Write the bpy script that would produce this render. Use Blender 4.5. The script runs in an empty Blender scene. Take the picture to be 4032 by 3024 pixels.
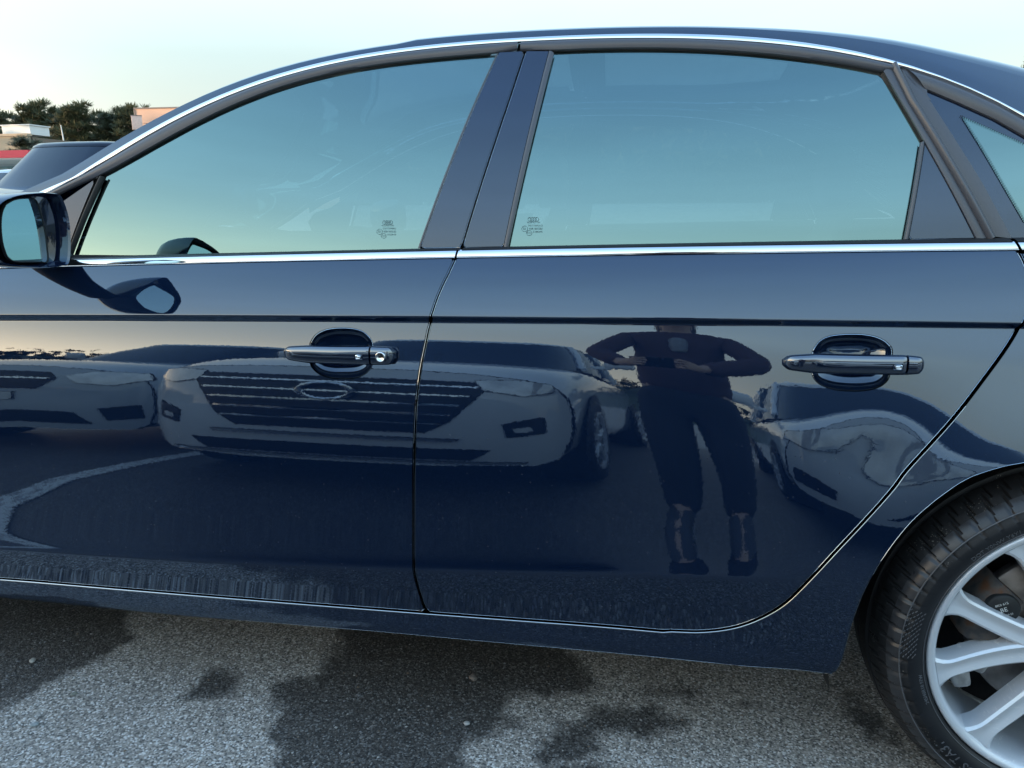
import bpy, bmesh, math, random
import numpy as np
from mathutils import Vector, Matrix
from mathutils.geometry import delaunay_2d_cdt

scene = bpy.context.scene
COL = scene.collection
rng = random.Random(7)
R = math.radians

# ------------------------------------------------------------------ camera
cam_d = bpy.data.cameras.new('camera')
cam = bpy.data.objects.new('camera', cam_d)
COL.objects.link(cam)
CAM = Vector((0.0, -1.2379, 1.0462))
yaw, pitch, roll = R(10.8904), R(13.1947), R(0.3742)
fw = Vector((-math.sin(yaw)*math.cos(pitch), math.cos(yaw)*math.cos(pitch), -math.sin(pitch)))
rt = Vector((math.cos(yaw), math.sin(yaw), 0)); up = rt.cross(fw)
rt2 = rt*math.cos(roll)-up*math.sin(roll); up2 = up*math.cos(roll)+rt*math.sin(roll)
m = Matrix.Identity(4)
for i in range(3):
    m[i][0], m[i][1], m[i][2], m[i][3] = rt2[i], up2[i], -fw[i], CAM[i]
cam.matrix_world = m
cam_d.sensor_width = 36.0
cam_d.lens = 2985.8/4032*36.0
cam_d.clip_start = 0.02
cam_d.clip_end = 3000
scene.camera = cam

# ------------------------------------------------------------------ sky, sun, exposure
SUN_AZ = (-0.875, -0.484)                 # towards the low sun: behind the camera, to the left
SUN_EL = R(3.0)
world = bpy.data.worlds.new('World'); scene.world = world
world.use_nodes = True
wn = world.node_tree; wn.nodes.clear()
wo = wn.nodes.new('ShaderNodeOutputWorld')
bg = wn.nodes.new('ShaderNodeBackground')
sky = wn.nodes.new('ShaderNodeTexSky'); sky.sky_type = 'NISHITA'
sky.sun_disc = False
sky.sun_elevation = SUN_EL
sky.sun_rotation = math.atan2(SUN_AZ[0], SUN_AZ[1])
sky.air_density = 1.0; sky.dust_density = 1.2; sky.ozone_density = 1.0
# a thin, even veil of high cloud over the whole sky
tc = wn.nodes.new('ShaderNodeTexCoord')
sep = wn.nodes.new('ShaderNodeSeparateXYZ'); wn.links.new(tc.outputs['Generated'], sep.inputs[0])
veil = wn.nodes.new('ShaderNodeValToRGB')
cr = veil.color_ramp
cr.elements[0].position = 0.0; cr.elements[0].color = (5.1, 4.9, 4.3, 1)
cr.elements[1].position = 1.0; cr.elements[1].color = (3.0, 5.2, 8.6, 1)
for pos, c in ((0.17,(4.9,6.2,6.4,1)),(0.34,(8.8,11.2,11.8,1)),(0.545,(7.8,11.2,14.2,1)),(0.71,(5.6,8.8,12.2,1)),(0.88,(3.6,6.2,10.2,1))):
    e = cr.elements.new(pos); e.color = c
wn.links.new(sep.outputs['Z'], veil.inputs[0])
mp = wn.nodes.new('ShaderNodeMapping'); mp.inputs['Scale'].default_value = (1.2, 1.2, 4.0)
wn.links.new(tc.outputs['Generated'], mp.inputs[0])
cn = wn.nodes.new('ShaderNodeTexNoise'); cn.inputs['Scale'].default_value = 2.2; cn.inputs['Detail'].default_value = 6
wn.links.new(mp.outputs[0], cn.inputs['Vector'])
cm = wn.nodes.new('ShaderNodeMapRange'); cm.inputs[1].default_value = .35; cm.inputs[2].default_value = .75; cm.inputs[3].default_value = .955; cm.inputs[4].default_value = 1.045
wn.links.new(cn.outputs['Fac'], cm.inputs[0])
vm = wn.nodes.new('ShaderNodeVectorMath'); vm.operation = 'SCALE'
wn.links.new(veil.outputs[0], vm.inputs[0]); wn.links.new(cm.outputs[0], vm.inputs['Scale'])
add = wn.nodes.new('ShaderNodeVectorMath'); add.operation = 'ADD'
wn.links.new(sky.outputs[0], add.inputs[0]); wn.links.new(vm.outputs[0], add.inputs[1])
# the veil glows towards the low sun
dt = wn.nodes.new('ShaderNodeVectorMath'); dt.operation = 'DOT_PRODUCT'; wn.links.new(tc.outputs['Generated'], dt.inputs[0]); dt.inputs[1].default_value = (SUN_AZ[0], SUN_AZ[1], 0)
def wmath(op, a, b):
    q_ = wn.nodes.new('ShaderNodeMath'); q_.operation = op
    for k_, v_ in enumerate((a, b)):
        if hasattr(v_, 'links'): wn.links.new(v_, q_.inputs[k_])
        else: q_.inputs[k_].default_value = v_
    return q_.outputs[0]
gl1 = wmath('POWER', wmath('MAXIMUM', dt.outputs['Value'], 0.0), 1.8)
gl2 = wmath('POWER', wmath('MAXIMUM', wmath('SUBTRACT', 1.0, sep.outputs['Z']), 0.0), 5.5)
glow = wn.nodes.new('ShaderNodeVectorMath'); glow.operation = 'SCALE'; glow.inputs[0].default_value = (54.0, 43.0, 31.0)
wn.links.new(wmath('MULTIPLY', gl1, gl2), glow.inputs['Scale'])
add2 = wn.nodes.new('ShaderNodeVectorMath'); add2.operation = 'ADD'; wn.links.new(add.outputs[0], add2.inputs[0]); wn.links.new(glow.outputs[0], add2.inputs[1])
wn.links.new(add2.outputs[0], bg.inputs['Color'])
bg.inputs['Strength'].default_value = 0.05
wn.links.new(bg.outputs[0], wo.inputs['Surface'])

sun_d = bpy.data.lights.new('sun', 'SUN')
sun_d.energy = 2.0; sun_d.angle = R(0.6); sun_d.color = (1.0, .66, .42)
sun = bpy.data.objects.new('sun', sun_d); COL.objects.link(sun)
sd = Vector((SUN_AZ[0]*math.cos(SUN_EL), SUN_AZ[1]*math.cos(SUN_EL), math.sin(SUN_EL)))
sun.rotation_euler = sd.to_track_quat('Z', 'Y').to_euler()
sun.location = sd*50

scene.view_settings.view_transform = 'Standard'
scene.view_settings.look = 'None'
scene.view_settings.exposure = 1.35
scene.view_settings.gamma = 1.0
scene.view_settings.use_curve_mapping = False

# ---------- sedan side surface: outward is -y, all in metres ----------
WX, WZ, WR = 0.711, 0.318, 0.322            # rear wheel centre and tyre radius
FWX = WX - 2.81
def z_rock(x): return .2215 + .0090*x
def z_seam(x): return 0.3017 + 0.0263*x
def z_crease(x): xx = np.clip(x, -2.2, 1.1); return 0.4211 + 0.0779*xx + 0.0182*xx*xx
def z_shoulder(x): return 0.8631 + 0.0101*x + -0.0053*x*x
def z_belt(x): return 0.9651 + 0.0203*x + -0.0053*x*x
CAN = np.array([.232, .303, .413, .865, .961])
TAU = np.array([[.15,-55],[.232,-48],[.243,-24],[.262,-9],[.285,-5],[.303,-9],[.36,-12],[.405,-10],[.409,-6],[.4135,7],[.42,8.5],
 [.44,6],[.50,3.2],[.555,2.4],[.60,3.3],[.66,5.2],[.72,7.2],[.77,8.8],[.80,10.3],[.825,12.5],[.845,14.5],[.8515,15],
 [.8535,0],[.8548,-38],[.8622,-42],[.8645,0],[.8665,20],[.875,22],[.90,26],[.94,33],[.955,36],[.962,40],[1.2,42]])
_zt = np.arange(.15, 1.2, .0002)
_tt = np.tan(np.radians(np.interp(_zt, TAU[:,0], TAU[:,1])))
_yt = np.concatenate([[0], np.cumsum((_tt[1:]+_tt[:-1])*.5*.0002)])
_yt += .038 - np.interp(.8645, _zt, _yt)
_k = np.exp(-.5*(np.arange(-600, 601)*.0002/.035)**2); _k /= _k.sum()
_ts = np.convolve(np.pad(np.where(_zt > .845, np.tan(np.radians(16.)), _tt), 600, mode='edge'), _k, 'valid')   # the same section with its creases smoothed out
_ys = np.concatenate([[0], np.cumsum((_ts[1:]+_ts[:-1])*.5*.0002)])
_ys += np.interp(.70, _zt, _yt) - np.interp(.70, _zt, _ys)
def sstep(a, b, v):
    t = np.clip((v-a)/(b-a), 0, 1); return t*t*(3-2*t)
def can_z(x, z):
    """actual height -> canonical height (piecewise linear between the feature lines)"""
    L = [z_rock(x), z_seam(x), z_crease(x), z_shoulder(x), z_belt(x)]
    out = CAN[0] + (z-L[0])
    for i in range(4):
        t = (z-L[i])/(L[i+1]-L[i]); out = np.where(z >= L[i], CAN[i]+t*(CAN[i+1]-CAN[i]), out)
    return np.where(z >= L[4], CAN[4]+(z-L[4]), out)
def plan(x):
    p = .011*(x+.1)**2
    p = p + np.where(x < -2.1, .16*np.clip(-2.1-x,0,9)**2+.30*np.clip(-2.5-x,0,9)**2, 0) + np.where(x > 1.1, .16*np.clip(x-1.1,0,9)**2+.5*np.clip(x-1.5,0,9)**2, 0)
    return p
def flare(x, z):
    f = 0
    for wx, A, sg in ((WX, .036, 1), (FWX, .028, -1)):
        r = np.hypot((x-wx)*.3, z-.33)
        m = sstep(-.15, .70, x) if sg > 0 else 1-sstep(FWX, FWX+.85, x)
        f = f - A*np.exp(-(np.clip(r-.26,0,9)/.17)**2)*m*(1-sstep(.80,.90,z))
    return f
def side(x, z):
    x = np.asarray(x, float); z = np.asarray(z, float)
    c = can_z(x, z)
    y1 = np.interp(c, _zt, _yt); y2 = np.interp(c, _zt, _ys)
    b = 0
    for wx in (WX, FWX):
        r = np.hypot(x-wx, z-.33); b = np.maximum(b, 1-sstep(.43, .56, r))
    b = b*(1-sstep(.74,.84,z))
    press = .0085*np.exp(-((x-.375)/.105)**2-((z-.645)/.085)**2)      # shallow hollow pressed in the door skin ahead of the arch
    return y1*(1-b)+y2*b + plan(x) + flare(x, z) + press
# greenhouse: glass plane leaning in above the belt
def green(x, z):
    x = np.asarray(x, float); z = np.asarray(z, float)
    zb = z_belt(x); h = z-zb
    yb = np.interp(.961, _zt, _yt) + .011*(x+.1)**2 + .006
    t1 = np.tan(np.radians(11.5))
    return yb + .012 + h*t1 + np.where(h>0,.56,.1)*h*h + .055*np.clip(-.35-x,0,9)**2 + .05*np.clip(x-.25,0,9)**2
def normal(f, x, z, e=.0006):
    fx = (f(x+e, z)-f(x-e, z))/(2*e); fz = (f(x, z+e)-f(x, z-e))/(2*e)
    n = np.stack([fx, -np.ones_like(fx), fz], -1)   # outward: -y
    return n/np.linalg.norm(n, axis=-1, keepdims=True)

# edge curves of the sedan in metres (x along the car, z up), lying on the surfaces above
CUR = {
 'gapB': [[-0.3538,0.9652],[-0.3571,0.9558],[-0.3647,0.9331],[-0.3732,0.9125],[-0.382,0.8877],[-0.3886,0.8637],[-0.3962,0.8372],[-0.4026,0.8031],[-0.4103,0.7628],[-0.4161,0.7174],[-0.4195,0.6654],[-0.4219,0.6121],[-0.4247,0.523],[-0.4262,0.448],[-0.4258,0.3907],[-0.4219,0.3497],[-0.4128,0.2952]],
 'gapR': [[0.5467,0.9892],[0.5523,0.9741],[0.56,0.9534],[0.5648,0.9273],[0.564,0.9012],[0.5538,0.8679],[0.5376,0.8364],[0.5011,0.781],[0.466,0.7286],[0.4317,0.6807],[0.3971,0.6328],[0.3794,0.6032],[0.3384,0.5452],[0.2995,0.491],[0.2634,0.4377],[0.2296,0.3887],[0.1924,0.3535],[0.1497,0.3277],[0.0981,0.312],[0.0447,0.3059]],
 'arch': [[0.3268,0.2548],[0.3331,0.2838],[0.3378,0.34],[0.3436,0.3899],[0.3529,0.4339],[0.3708,0.4828],[0.3951,0.5289],[0.4199,0.5648],[0.4567,0.6046],[0.4939,0.6343],[0.5599,0.6621]],
 'seam': [[-1.3803,0.2656],[-1.1638,0.2703],[-0.9577,0.2766],[-0.763,0.2819],[-0.5027,0.2909],[-0.2976,0.2936],[-0.1604,0.2954],[-0.0468,0.2979],[0.0447,0.3059]],
 'rockbot': [[-1.4207,0.1998],[-1.1078,0.2068],[-0.7742,0.2247],[-0.5088,0.2336],[-0.103,0.2392],[0.2603,0.2501],[0.3117,0.2489]],
 'shoulder': [[-1.2922,0.8412],[-0.7315,0.853],[-0.4356,0.8576],[-0.2519,0.8601],[0.3976,0.8669],[0.5507,0.8667]],
 'crease': [[-1.3453,0.3484],[-1.0369,0.3602],[-0.7529,0.3749],[-0.4357,0.3947],[-0.4182,0.3867],[-0.0616,0.4145],[0.2601,0.4439]],
 'chr_top': [[-1.2208,1.1103],[-1.1791,1.1321],[-1.1375,1.1541],[-1.0958,1.1758],[-1.0541,1.1968],[-1.0125,1.2168],[-0.9708,1.2355],[-0.9291,1.2527],[-0.8875,1.2684],[-0.8458,1.2825],[-0.8041,1.2951],[-0.7625,1.306],[-0.7208,1.3155],[-0.6791,1.3237],[-0.6375,1.3305],[-0.5958,1.3362],[-0.5541,1.3408],[-0.5125,1.3446],[-0.4708,1.3475],[-0.4291,1.3498],[-0.3875,1.3514],[-0.3458,1.3526],[-0.3041,1.3533],[-0.2624,1.3536],[-0.2208,1.3536],[-0.1791,1.3532],[-0.1374,1.3524],[-0.0958,1.3513],[-0.0541,1.3497],[-0.0124,1.3476],[0.0292,1.3449],[0.0709,1.3415],[0.1126,1.3373],[0.1542,1.332],[0.1959,1.3257],[0.2376,1.3179],[0.2792,1.3087],[0.3209,1.2978],[0.3626,1.2849],[0.4042,1.27],[0.4459,1.2526],[0.4876,1.2328],[0.5292,1.2101],[0.5709,1.1844]],
 'chr_bot': [[-1.2004,1.113],[-1.1592,1.1338],[-1.118,1.1551],[-1.0768,1.1763],[-1.0356,1.1967],[-0.9945,1.2162],[-0.9533,1.2343],[-0.9121,1.251],[-0.8709,1.2661],[-0.8297,1.2796],[-0.7885,1.2915],[-0.7473,1.3019],[-0.7061,1.3109],[-0.665,1.3186],[-0.6238,1.325],[-0.5826,1.3304],[-0.5414,1.3348],[-0.5002,1.3384],[-0.459,1.3412],[-0.4178,1.3434],[-0.3766,1.345],[-0.3354,1.3461],[-0.2943,1.3467],[-0.2531,1.3469],[-0.2119,1.3468],[-0.1707,1.3463],[-0.1295,1.3453],[-0.0883,1.344],[-0.0471,1.3421],[-0.0059,1.3398],[0.0353,1.3369],[0.0764,1.3332],[0.1176,1.3289],[0.1588,1.3236],[0.2,1.3173],[0.2412,1.3098],[0.2824,1.3009],[0.3236,1.2905],[0.3648,1.2783],[0.4059,1.2639],[0.4471,1.2472],[0.4883,1.2276],[0.5295,1.2047],[0.5707,1.1781]],
 'mold_f': [[-1.163,1.1103],[-1.1314,1.1234],[-1.0998,1.1376],[-1.0681,1.1525],[-1.0365,1.1677],[-1.0049,1.1829],[-0.9733,1.1979],[-0.9416,1.2124],[-0.91,1.2262],[-0.8784,1.2392],[-0.8468,1.2513],[-0.8152,1.2623],[-0.7835,1.2724],[-0.7519,1.2814],[-0.7203,1.2893],[-0.6887,1.2962],[-0.657,1.3022],[-0.6254,1.3074],[-0.5938,1.3117],[-0.5622,1.3152],[-0.5306,1.3182],[-0.4989,1.3206],[-0.4673,1.3226],[-0.4357,1.3242],[-0.4041,1.3256],[-0.3724,1.3267],[-0.3408,1.3277],[-0.3092,1.3286]],
 'glass_f': [[-1.1369,1.1125],[-1.1065,1.1271],[-1.0761,1.142],[-1.0457,1.1569],[-1.0153,1.1717],[-0.9849,1.186],[-0.9545,1.1998],[-0.9241,1.2129],[-0.8937,1.2253],[-0.8633,1.2369],[-0.8329,1.2476],[-0.8025,1.2574],[-0.7721,1.2664],[-0.7417,1.2744],[-0.7114,1.2816],[-0.681,1.288],[-0.6506,1.2936],[-0.6202,1.2985],[-0.5898,1.3027],[-0.5594,1.3063],[-0.529,1.3094],[-0.4986,1.312],[-0.4682,1.3142],[-0.4378,1.3161],[-0.4074,1.3175],[-0.377,1.3187],[-0.3466,1.3196],[-0.3162,1.3202]],
 'mold_r': [[-0.2045,1.3279],[-0.1713,1.3278],[-0.1381,1.3274],[-0.1049,1.3266],[-0.0717,1.3255],[-0.0385,1.324],[-0.0053,1.322],[0.0279,1.3196],[0.0611,1.3168],[0.0943,1.3134],[0.1275,1.3094],[0.1607,1.3049],[0.1939,1.2998],[0.2271,1.294],[0.2603,1.2876],[0.2935,1.2804],[0.3267,1.2724],[0.3599,1.2636]],
 'glass_r': [[-0.2042,1.3212],[-0.1713,1.3206],[-0.1385,1.3198],[-0.1056,1.3187],[-0.0728,1.3173],[-0.0399,1.3157],[-0.0071,1.3137],[0.0258,1.3113],[0.0586,1.3085],[0.0915,1.3052],[0.1243,1.3014],[0.1572,1.297],[0.19,1.292],[0.2229,1.2862],[0.2557,1.2796],[0.2886,1.2721],[0.3214,1.2637],[0.3543,1.2542]],
 'glass_r_rear': [[0.3543,1.2543],[0.3749,1.2212],[0.3931,1.1833],[0.4138,1.1436],[0.391,0.9896]],
 'mold_r_rear': [[0.3599,1.2636],[0.3752,1.2324],[0.4004,1.1831],[0.4181,1.1487]],
 'tri_l': [[0.4208,1.1442],[0.3979,0.9896]],
 'tri_r': [[0.4208,1.1442],[0.4582,1.0719],[0.4993,0.9911]],
 'bead': [[0.3762,1.2748],[0.4026,1.2107],[0.4376,1.1468],[0.4649,1.0965],[0.4928,1.0457],[0.5217,0.9911]],
 'mold_q': [[0.3843,1.2712],[0.4309,1.2099],[0.4654,1.1492],[0.5061,1.0787],[0.5522,0.991]],
 'q_glass': [[0.4226,1.2325],[0.4699,1.2089],[0.5263,1.1794],[0.5695,1.151]],
 'q_dot': [[0.4762,1.1861],[0.5142,1.1673],[0.5692,1.1399]],
 'q_dotl': [[0.4761,1.1846],[0.5064,1.1308],[0.5402,1.0683],[0.5694,1.0167]],
 'glassfront': [[-1.1375,1.1112],[-1.2068,0.9491]],
 'glassfr_rear': [[-0.3153,1.3193],[-0.3534,1.2118],[-0.4336,0.9726]],
 'pilf_l': [[-0.309,1.3284],[-0.3491,1.2117],[-0.4292,0.9726]],
 'gapBu': [[-0.2559,1.3453],[-0.2585,1.3284],[-0.2866,1.2098],[-0.3508,0.9738]],
 'pilr_r': [[-0.2132,1.3262],[-0.2328,1.2082],[-0.2729,0.9755]],
 'glassr_front': [[-0.2042,1.3213],[-0.2234,1.2079],[-0.265,0.9755]],
 'glass_bot': [[-1.2068,0.9492],[-1.0616,0.9539],[-0.9164,0.9584],[-0.7712,0.9627],[-0.626,0.9668],[-0.4808,0.9707],[-0.3357,0.9744],[-0.1905,0.9779],[-0.0453,0.9812],[0.0999,0.9842],[0.2451,0.9871],[0.3903,0.9897]],
 'sail': [[-1.2506,1.0573],[-1.1493,1.1141],[-1.1567,1.1128],[-1.2207,0.9502]],
 'cb_top': [[-1.2033,0.9466],[-1.0438,0.9518],[-0.8843,0.9568],[-0.7248,0.9614],[-0.5653,0.9658],[-0.4058,0.9698],[-0.2464,0.9735],[-0.0869,0.9769],[0.0726,0.98],[0.2321,0.9828],[0.3916,0.9853],[0.5511,0.9875]],
 'cb_bot': [[-1.0846,0.9369],[-0.9359,0.9415],[-0.7872,0.9459],[-0.6386,0.95],[-0.4899,0.9539],[-0.3412,0.9576],[-0.1925,0.9611],[-0.0438,0.9642],[0.1049,0.9672],[0.2535,0.9699],[0.4022,0.9724],[0.5509,0.9747]],
 'ridge': [[-0.4822,1.3611],[-0.4313,1.3637],[-0.3804,1.3654],[-0.3294,1.3663],[-0.2785,1.3667],[-0.2276,1.3666],[-0.1767,1.3661],[-0.1257,1.3651],[-0.0748,1.3636],[-0.0239,1.3616],[0.027,1.3589],[0.078,1.3554],[0.1289,1.3509],[0.1798,1.3454],[0.2307,1.3386],[0.2817,1.3303],[0.3326,1.3205],[0.3835,1.3089],[0.4344,1.2954],[0.4854,1.28],[0.5363,1.2625],[0.5872,1.2428]],
 'sil': [[-1.309,1.1135],[-1.2647,1.1366],[-1.2204,1.1606],[-1.176,1.1846],[-1.1317,1.2079],[-1.0874,1.2301],[-1.0431,1.2508],[-0.9987,1.2699],[-0.9544,1.2872],[-0.9101,1.3026],[-0.8658,1.3163],[-0.8214,1.3282],[-0.7771,1.3384],[-0.7328,1.3472],[-0.6885,1.3546],[-0.6442,1.3608],[-0.5998,1.3659],[-0.5555,1.3701],[-0.5112,1.3735],[-0.4669,1.3762],[-0.4225,1.3782],[-0.3782,1.3798],[-0.3339,1.3809],[-0.2896,1.3815],[-0.2452,1.3818],[-0.2009,1.3817],[-0.1566,1.3813],[-0.1123,1.3804],[-0.0679,1.3792],[-0.0236,1.3775],[0.0207,1.3754],[0.065,1.3728],[0.1093,1.3696],[0.1537,1.3657],[0.198,1.3611],[0.2423,1.3557],[0.2866,1.3493],[0.331,1.3418],[0.3753,1.3331],[0.4196,1.3229],[0.4639,1.3109],[0.5083,1.2968],[0.5526,1.2803],[0.5969,1.2607]],
 'h1_cup': [[-0.6224,0.8029],[-0.6137,0.8165],[-0.5982,0.8261],[-0.5759,0.8312],[-0.5469,0.8319],[-0.5246,0.828],[-0.511,0.8192],[-0.5019,0.8063],[-0.5013,0.7717],[-0.5078,0.7591],[-0.521,0.7494],[-0.5409,0.7438],[-0.5745,0.7426],[-0.5971,0.7465],[-0.6129,0.7553],[-0.622,0.7696]],
 'h1_grip': [[-0.6704,0.7931],[-0.6589,0.7997],[-0.6201,0.8029],[-0.4975,0.8054],[-0.4625,0.8044],[-0.4548,0.7976],[-0.4538,0.7814],[-0.462,0.7726],[-0.4969,0.7714],[-0.6198,0.7708],[-0.6587,0.7747],[-0.6691,0.7806]],
 'h1_misc': [[-0.4971,0.7882],[-0.5169,0.7871],[-0.4763,0.7884]],
 'h2_cup': [[0.2504,0.8157],[0.2599,0.8302],[0.2755,0.8387],[0.301,0.8423],[0.3303,0.842],[0.3517,0.8365],[0.3634,0.8279],[0.3684,0.8181],[0.3657,0.782],[0.3595,0.7697],[0.3464,0.7611],[0.3235,0.7561],[0.2942,0.7559],[0.2724,0.7602],[0.2582,0.7679],[0.2507,0.782]],
 'h2_grip': [[0.2039,0.8031],[0.2127,0.8105],[0.2525,0.8148],[0.3847,0.8162],[0.4075,0.8143],[0.4133,0.8075],[0.4127,0.7937],[0.4064,0.7871],[0.3856,0.7851],[0.2536,0.7831],[0.2136,0.7869],[0.2043,0.7928]],
 'h2_misc': [[0.3851,0.8007],[0.3708,0.7992]],
 'mir_out': [[-0.0366,1.0757],[-0.0074,1.0735],[-0.0004,1.0682],[0.0036,1.0585],[0.0087,1.0344],[0.0082,1.0035],[0.0027,0.9704],[-0.0037,0.9507],[-0.0139,0.9456],[-0.0531,0.9444],[-0.0868,0.9471],[-0.1184,0.9526],[-0.1383,0.9602],[-0.1499,0.9761],[-0.1514,0.9991],[-0.1455,1.0236],[-0.1351,1.0462],[-0.115,1.062],[-0.0828,1.0714]],
 'mir_glass': [[-0.1053,1.054],[-0.0848,1.0612],[-0.0606,1.0639],[-0.0335,1.0626],[-0.0255,1.0456],[-0.0212,1.0154],[-0.0227,0.9828],[-0.0282,0.9552],[-0.0509,0.9558],[-0.1042,0.9597],[-0.1219,0.9673],[-0.1271,0.9798],[-0.1285,0.9981],[-0.1243,1.0231],[-0.1163,1.042]],
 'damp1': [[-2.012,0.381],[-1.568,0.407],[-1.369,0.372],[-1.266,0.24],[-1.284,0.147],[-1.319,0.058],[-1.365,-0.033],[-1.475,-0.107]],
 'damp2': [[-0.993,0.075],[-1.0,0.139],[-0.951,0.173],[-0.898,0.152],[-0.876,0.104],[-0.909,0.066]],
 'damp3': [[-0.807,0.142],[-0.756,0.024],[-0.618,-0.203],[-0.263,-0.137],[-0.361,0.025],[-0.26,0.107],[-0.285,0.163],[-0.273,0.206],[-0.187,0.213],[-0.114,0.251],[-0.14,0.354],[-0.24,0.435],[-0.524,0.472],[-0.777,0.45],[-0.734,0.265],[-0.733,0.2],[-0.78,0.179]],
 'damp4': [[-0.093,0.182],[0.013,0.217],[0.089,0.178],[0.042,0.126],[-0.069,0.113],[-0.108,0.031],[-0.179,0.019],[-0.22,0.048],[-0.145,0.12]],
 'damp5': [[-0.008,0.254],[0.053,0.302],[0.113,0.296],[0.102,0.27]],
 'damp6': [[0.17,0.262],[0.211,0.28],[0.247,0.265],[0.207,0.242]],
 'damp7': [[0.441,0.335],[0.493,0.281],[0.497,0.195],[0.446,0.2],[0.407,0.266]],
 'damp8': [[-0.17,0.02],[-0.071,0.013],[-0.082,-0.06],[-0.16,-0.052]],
 'pebbles': [[-0.379,0.244],[-1.426,0.123],[-1.24,-0.075],[-0.356,0.091],[-1.236,0.031]],
}

# ------------------------------------------------------------------ helpers
def link(o, parent=None):
    COL.objects.link(o)
    if parent is not None: o.parent = parent
    return o
def empty(name, loc=(0,0,0), rz=0.0, label=None, cat=None, group=None):
    o = bpy.data.objects.new(name, None); o.location = loc; o.rotation_euler = (0,0,rz)
    o.empty_display_size = .2
    link(o)
    return tag(o, label, cat, group)
def tag(o, label=None, cat=None, group=None, kind=None):
    if label: o['label'] = label
    if cat: o['category'] = cat
    if group: o['group'] = group
    if kind: o['kind'] = kind
    return o
def mk(name, verts, faces, mat, parent=None, smooth=True, normals=None):
    me = bpy.data.meshes.new(name)
    me.from_pydata([tuple(map(float, v)) for v in verts], [], [tuple(map(int, f)) for f in faces])
    me.update()
    if smooth: me.polygons.foreach_set('use_smooth', [True]*len(me.polygons))
    if normals is not None: me.normals_split_custom_set_from_vertices([tuple(map(float, n)) for n in normals])
    if mat is not None: me.materials.append(mat)
    o = bpy.data.objects.new(name, me)
    return link(o, parent)
def orient(o, axis):
    """make an open sheet face along axis"""
    bm = bmesh.new(); bm.from_mesh(o.data); bmesh.ops.recalc_face_normals(bm, faces=bm.faces); a = Vector(axis)
    if sum(f_.normal.dot(a)*f_.calc_area() for f_ in bm.faces) < 0: bmesh.ops.reverse_faces(bm, faces=bm.faces)
    bm.to_mesh(o.data); bm.free(); return o
def frombm(name, bm, mat, parent=None, smooth=False, fix=True):
    if fix: bmesh.ops.recalc_face_normals(bm, faces=bm.faces)
    me = bpy.data.meshes.new(name); bm.to_mesh(me); bm.free()
    if smooth: me.polygons.foreach_set('use_smooth', [True]*len(me.polygons))
    if mat is not None: me.materials.append(mat)
    return link(bpy.data.objects.new(name, me), parent)
def autosmooth(o, deg=35):
    me = o.data; me.polygons.foreach_set('use_smooth', [True]*len(me.polygons))
    me.set_sharp_from_angle(angle=R(deg)); return o
def box(bm, c, s, rot=None, bevel=0.0, seg=2):
    r = bmesh.ops.create_cube(bm, size=1.0)
    M = Matrix.Translation(c) @ (rot if rot is not None else Matrix.Identity(4)) @ Matrix.Diagonal((s[0], s[1], s[2], 1))
    bmesh.ops.transform(bm, matrix=M, verts=r['verts'])
    if bevel:
        ed = list({e for v in r['verts'] for e in v.link_edges})
        bmesh.ops.bevel(bm, geom=ed, offset=bevel, segments=seg, affect='EDGES', profile=.5)
def boxobj(name, c, s, mat, parent=None, bevel=0.0, rz=0.0, seg=2):
    bm = bmesh.new(); box(bm, c, s, Matrix.Rotation(rz, 4, 'Z') if rz else None, bevel, seg)
    return autosmooth(frombm(name, bm, mat, parent))
def tube(bm, pts, rad, n=10, caps=True):
    pts = [Vector(p) for p in pts]; rings = []
    rr = rad if isinstance(rad, (list, tuple)) else [rad]*len(pts)
    prev = None
    for i, p in enumerate(pts):
        t = (pts[min(i+1, len(pts)-1)]-pts[max(i-1, 0)]).normalized()
        a = t.orthogonal().normalized() if prev is None else (prev - t*prev.dot(t)).normalized()
        prev = a; b = t.cross(a)
        rings.append([bm.verts.new(p + (a*math.cos(2*math.pi*k/n)+b*math.sin(2*math.pi*k/n))*rr[i]) for k in range(n)])
    for i in range(len(rings)-1):
        for k in range(n):
            bm.faces.new((rings[i][k], rings[i][(k+1)%n], rings[i+1][(k+1)%n], rings[i+1][k]))
    if caps:
        bm.faces.new(rings[0][::-1]); bm.faces.new(rings[-1])
def tubeobj(name, pts, rad, mat, parent=None, n=10):
    bm = bmesh.new(); tube(bm, pts, rad, n); return autosmooth(frombm(name, bm, mat, parent), 50)
def lathe(name, prof, mat, parent, seg=96, centre=(0,0,0), fn=None, closed=False):
    """profile (r, y) turned about the y axis"""
    vs, fs = [], []; n = len(prof)
    for k in range(seg):
        a = 2*math.pi*k/seg; ca, sa = math.cos(a), math.sin(a)
        for i, (r, y) in enumerate(prof):
            if fn: r, y = fn(i, a, k, r, y)
            vs.append((centre[0]+r*ca, centre[1]+y, centre[2]+r*sa))
    for k in range(seg):
        k2 = (k+1) % seg
        for i in range(n-1 if not closed else n):
            j = (i+1) % n
            fs.append((k*n+i, k*n+j, k2*n+j, k2*n+i))
    return mk(name, vs, fs, mat, parent)
def resample(p, n=None, step=None, closed=False):
    p = np.asarray(p, float)
    if closed: p = np.vstack([p, p[:1]])
    d = np.r_[0, np.cumsum(np.linalg.norm(np.diff(p, axis=0), axis=1))]
    if n is None: n = max(2, int(math.ceil(d[-1]/step))+1)
    s = np.linspace(0, d[-1], n)
    q = np.stack([np.interp(s, d, p[:, i]) for i in range(p.shape[1])], -1)
    return q[:-1] if closed else q
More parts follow.
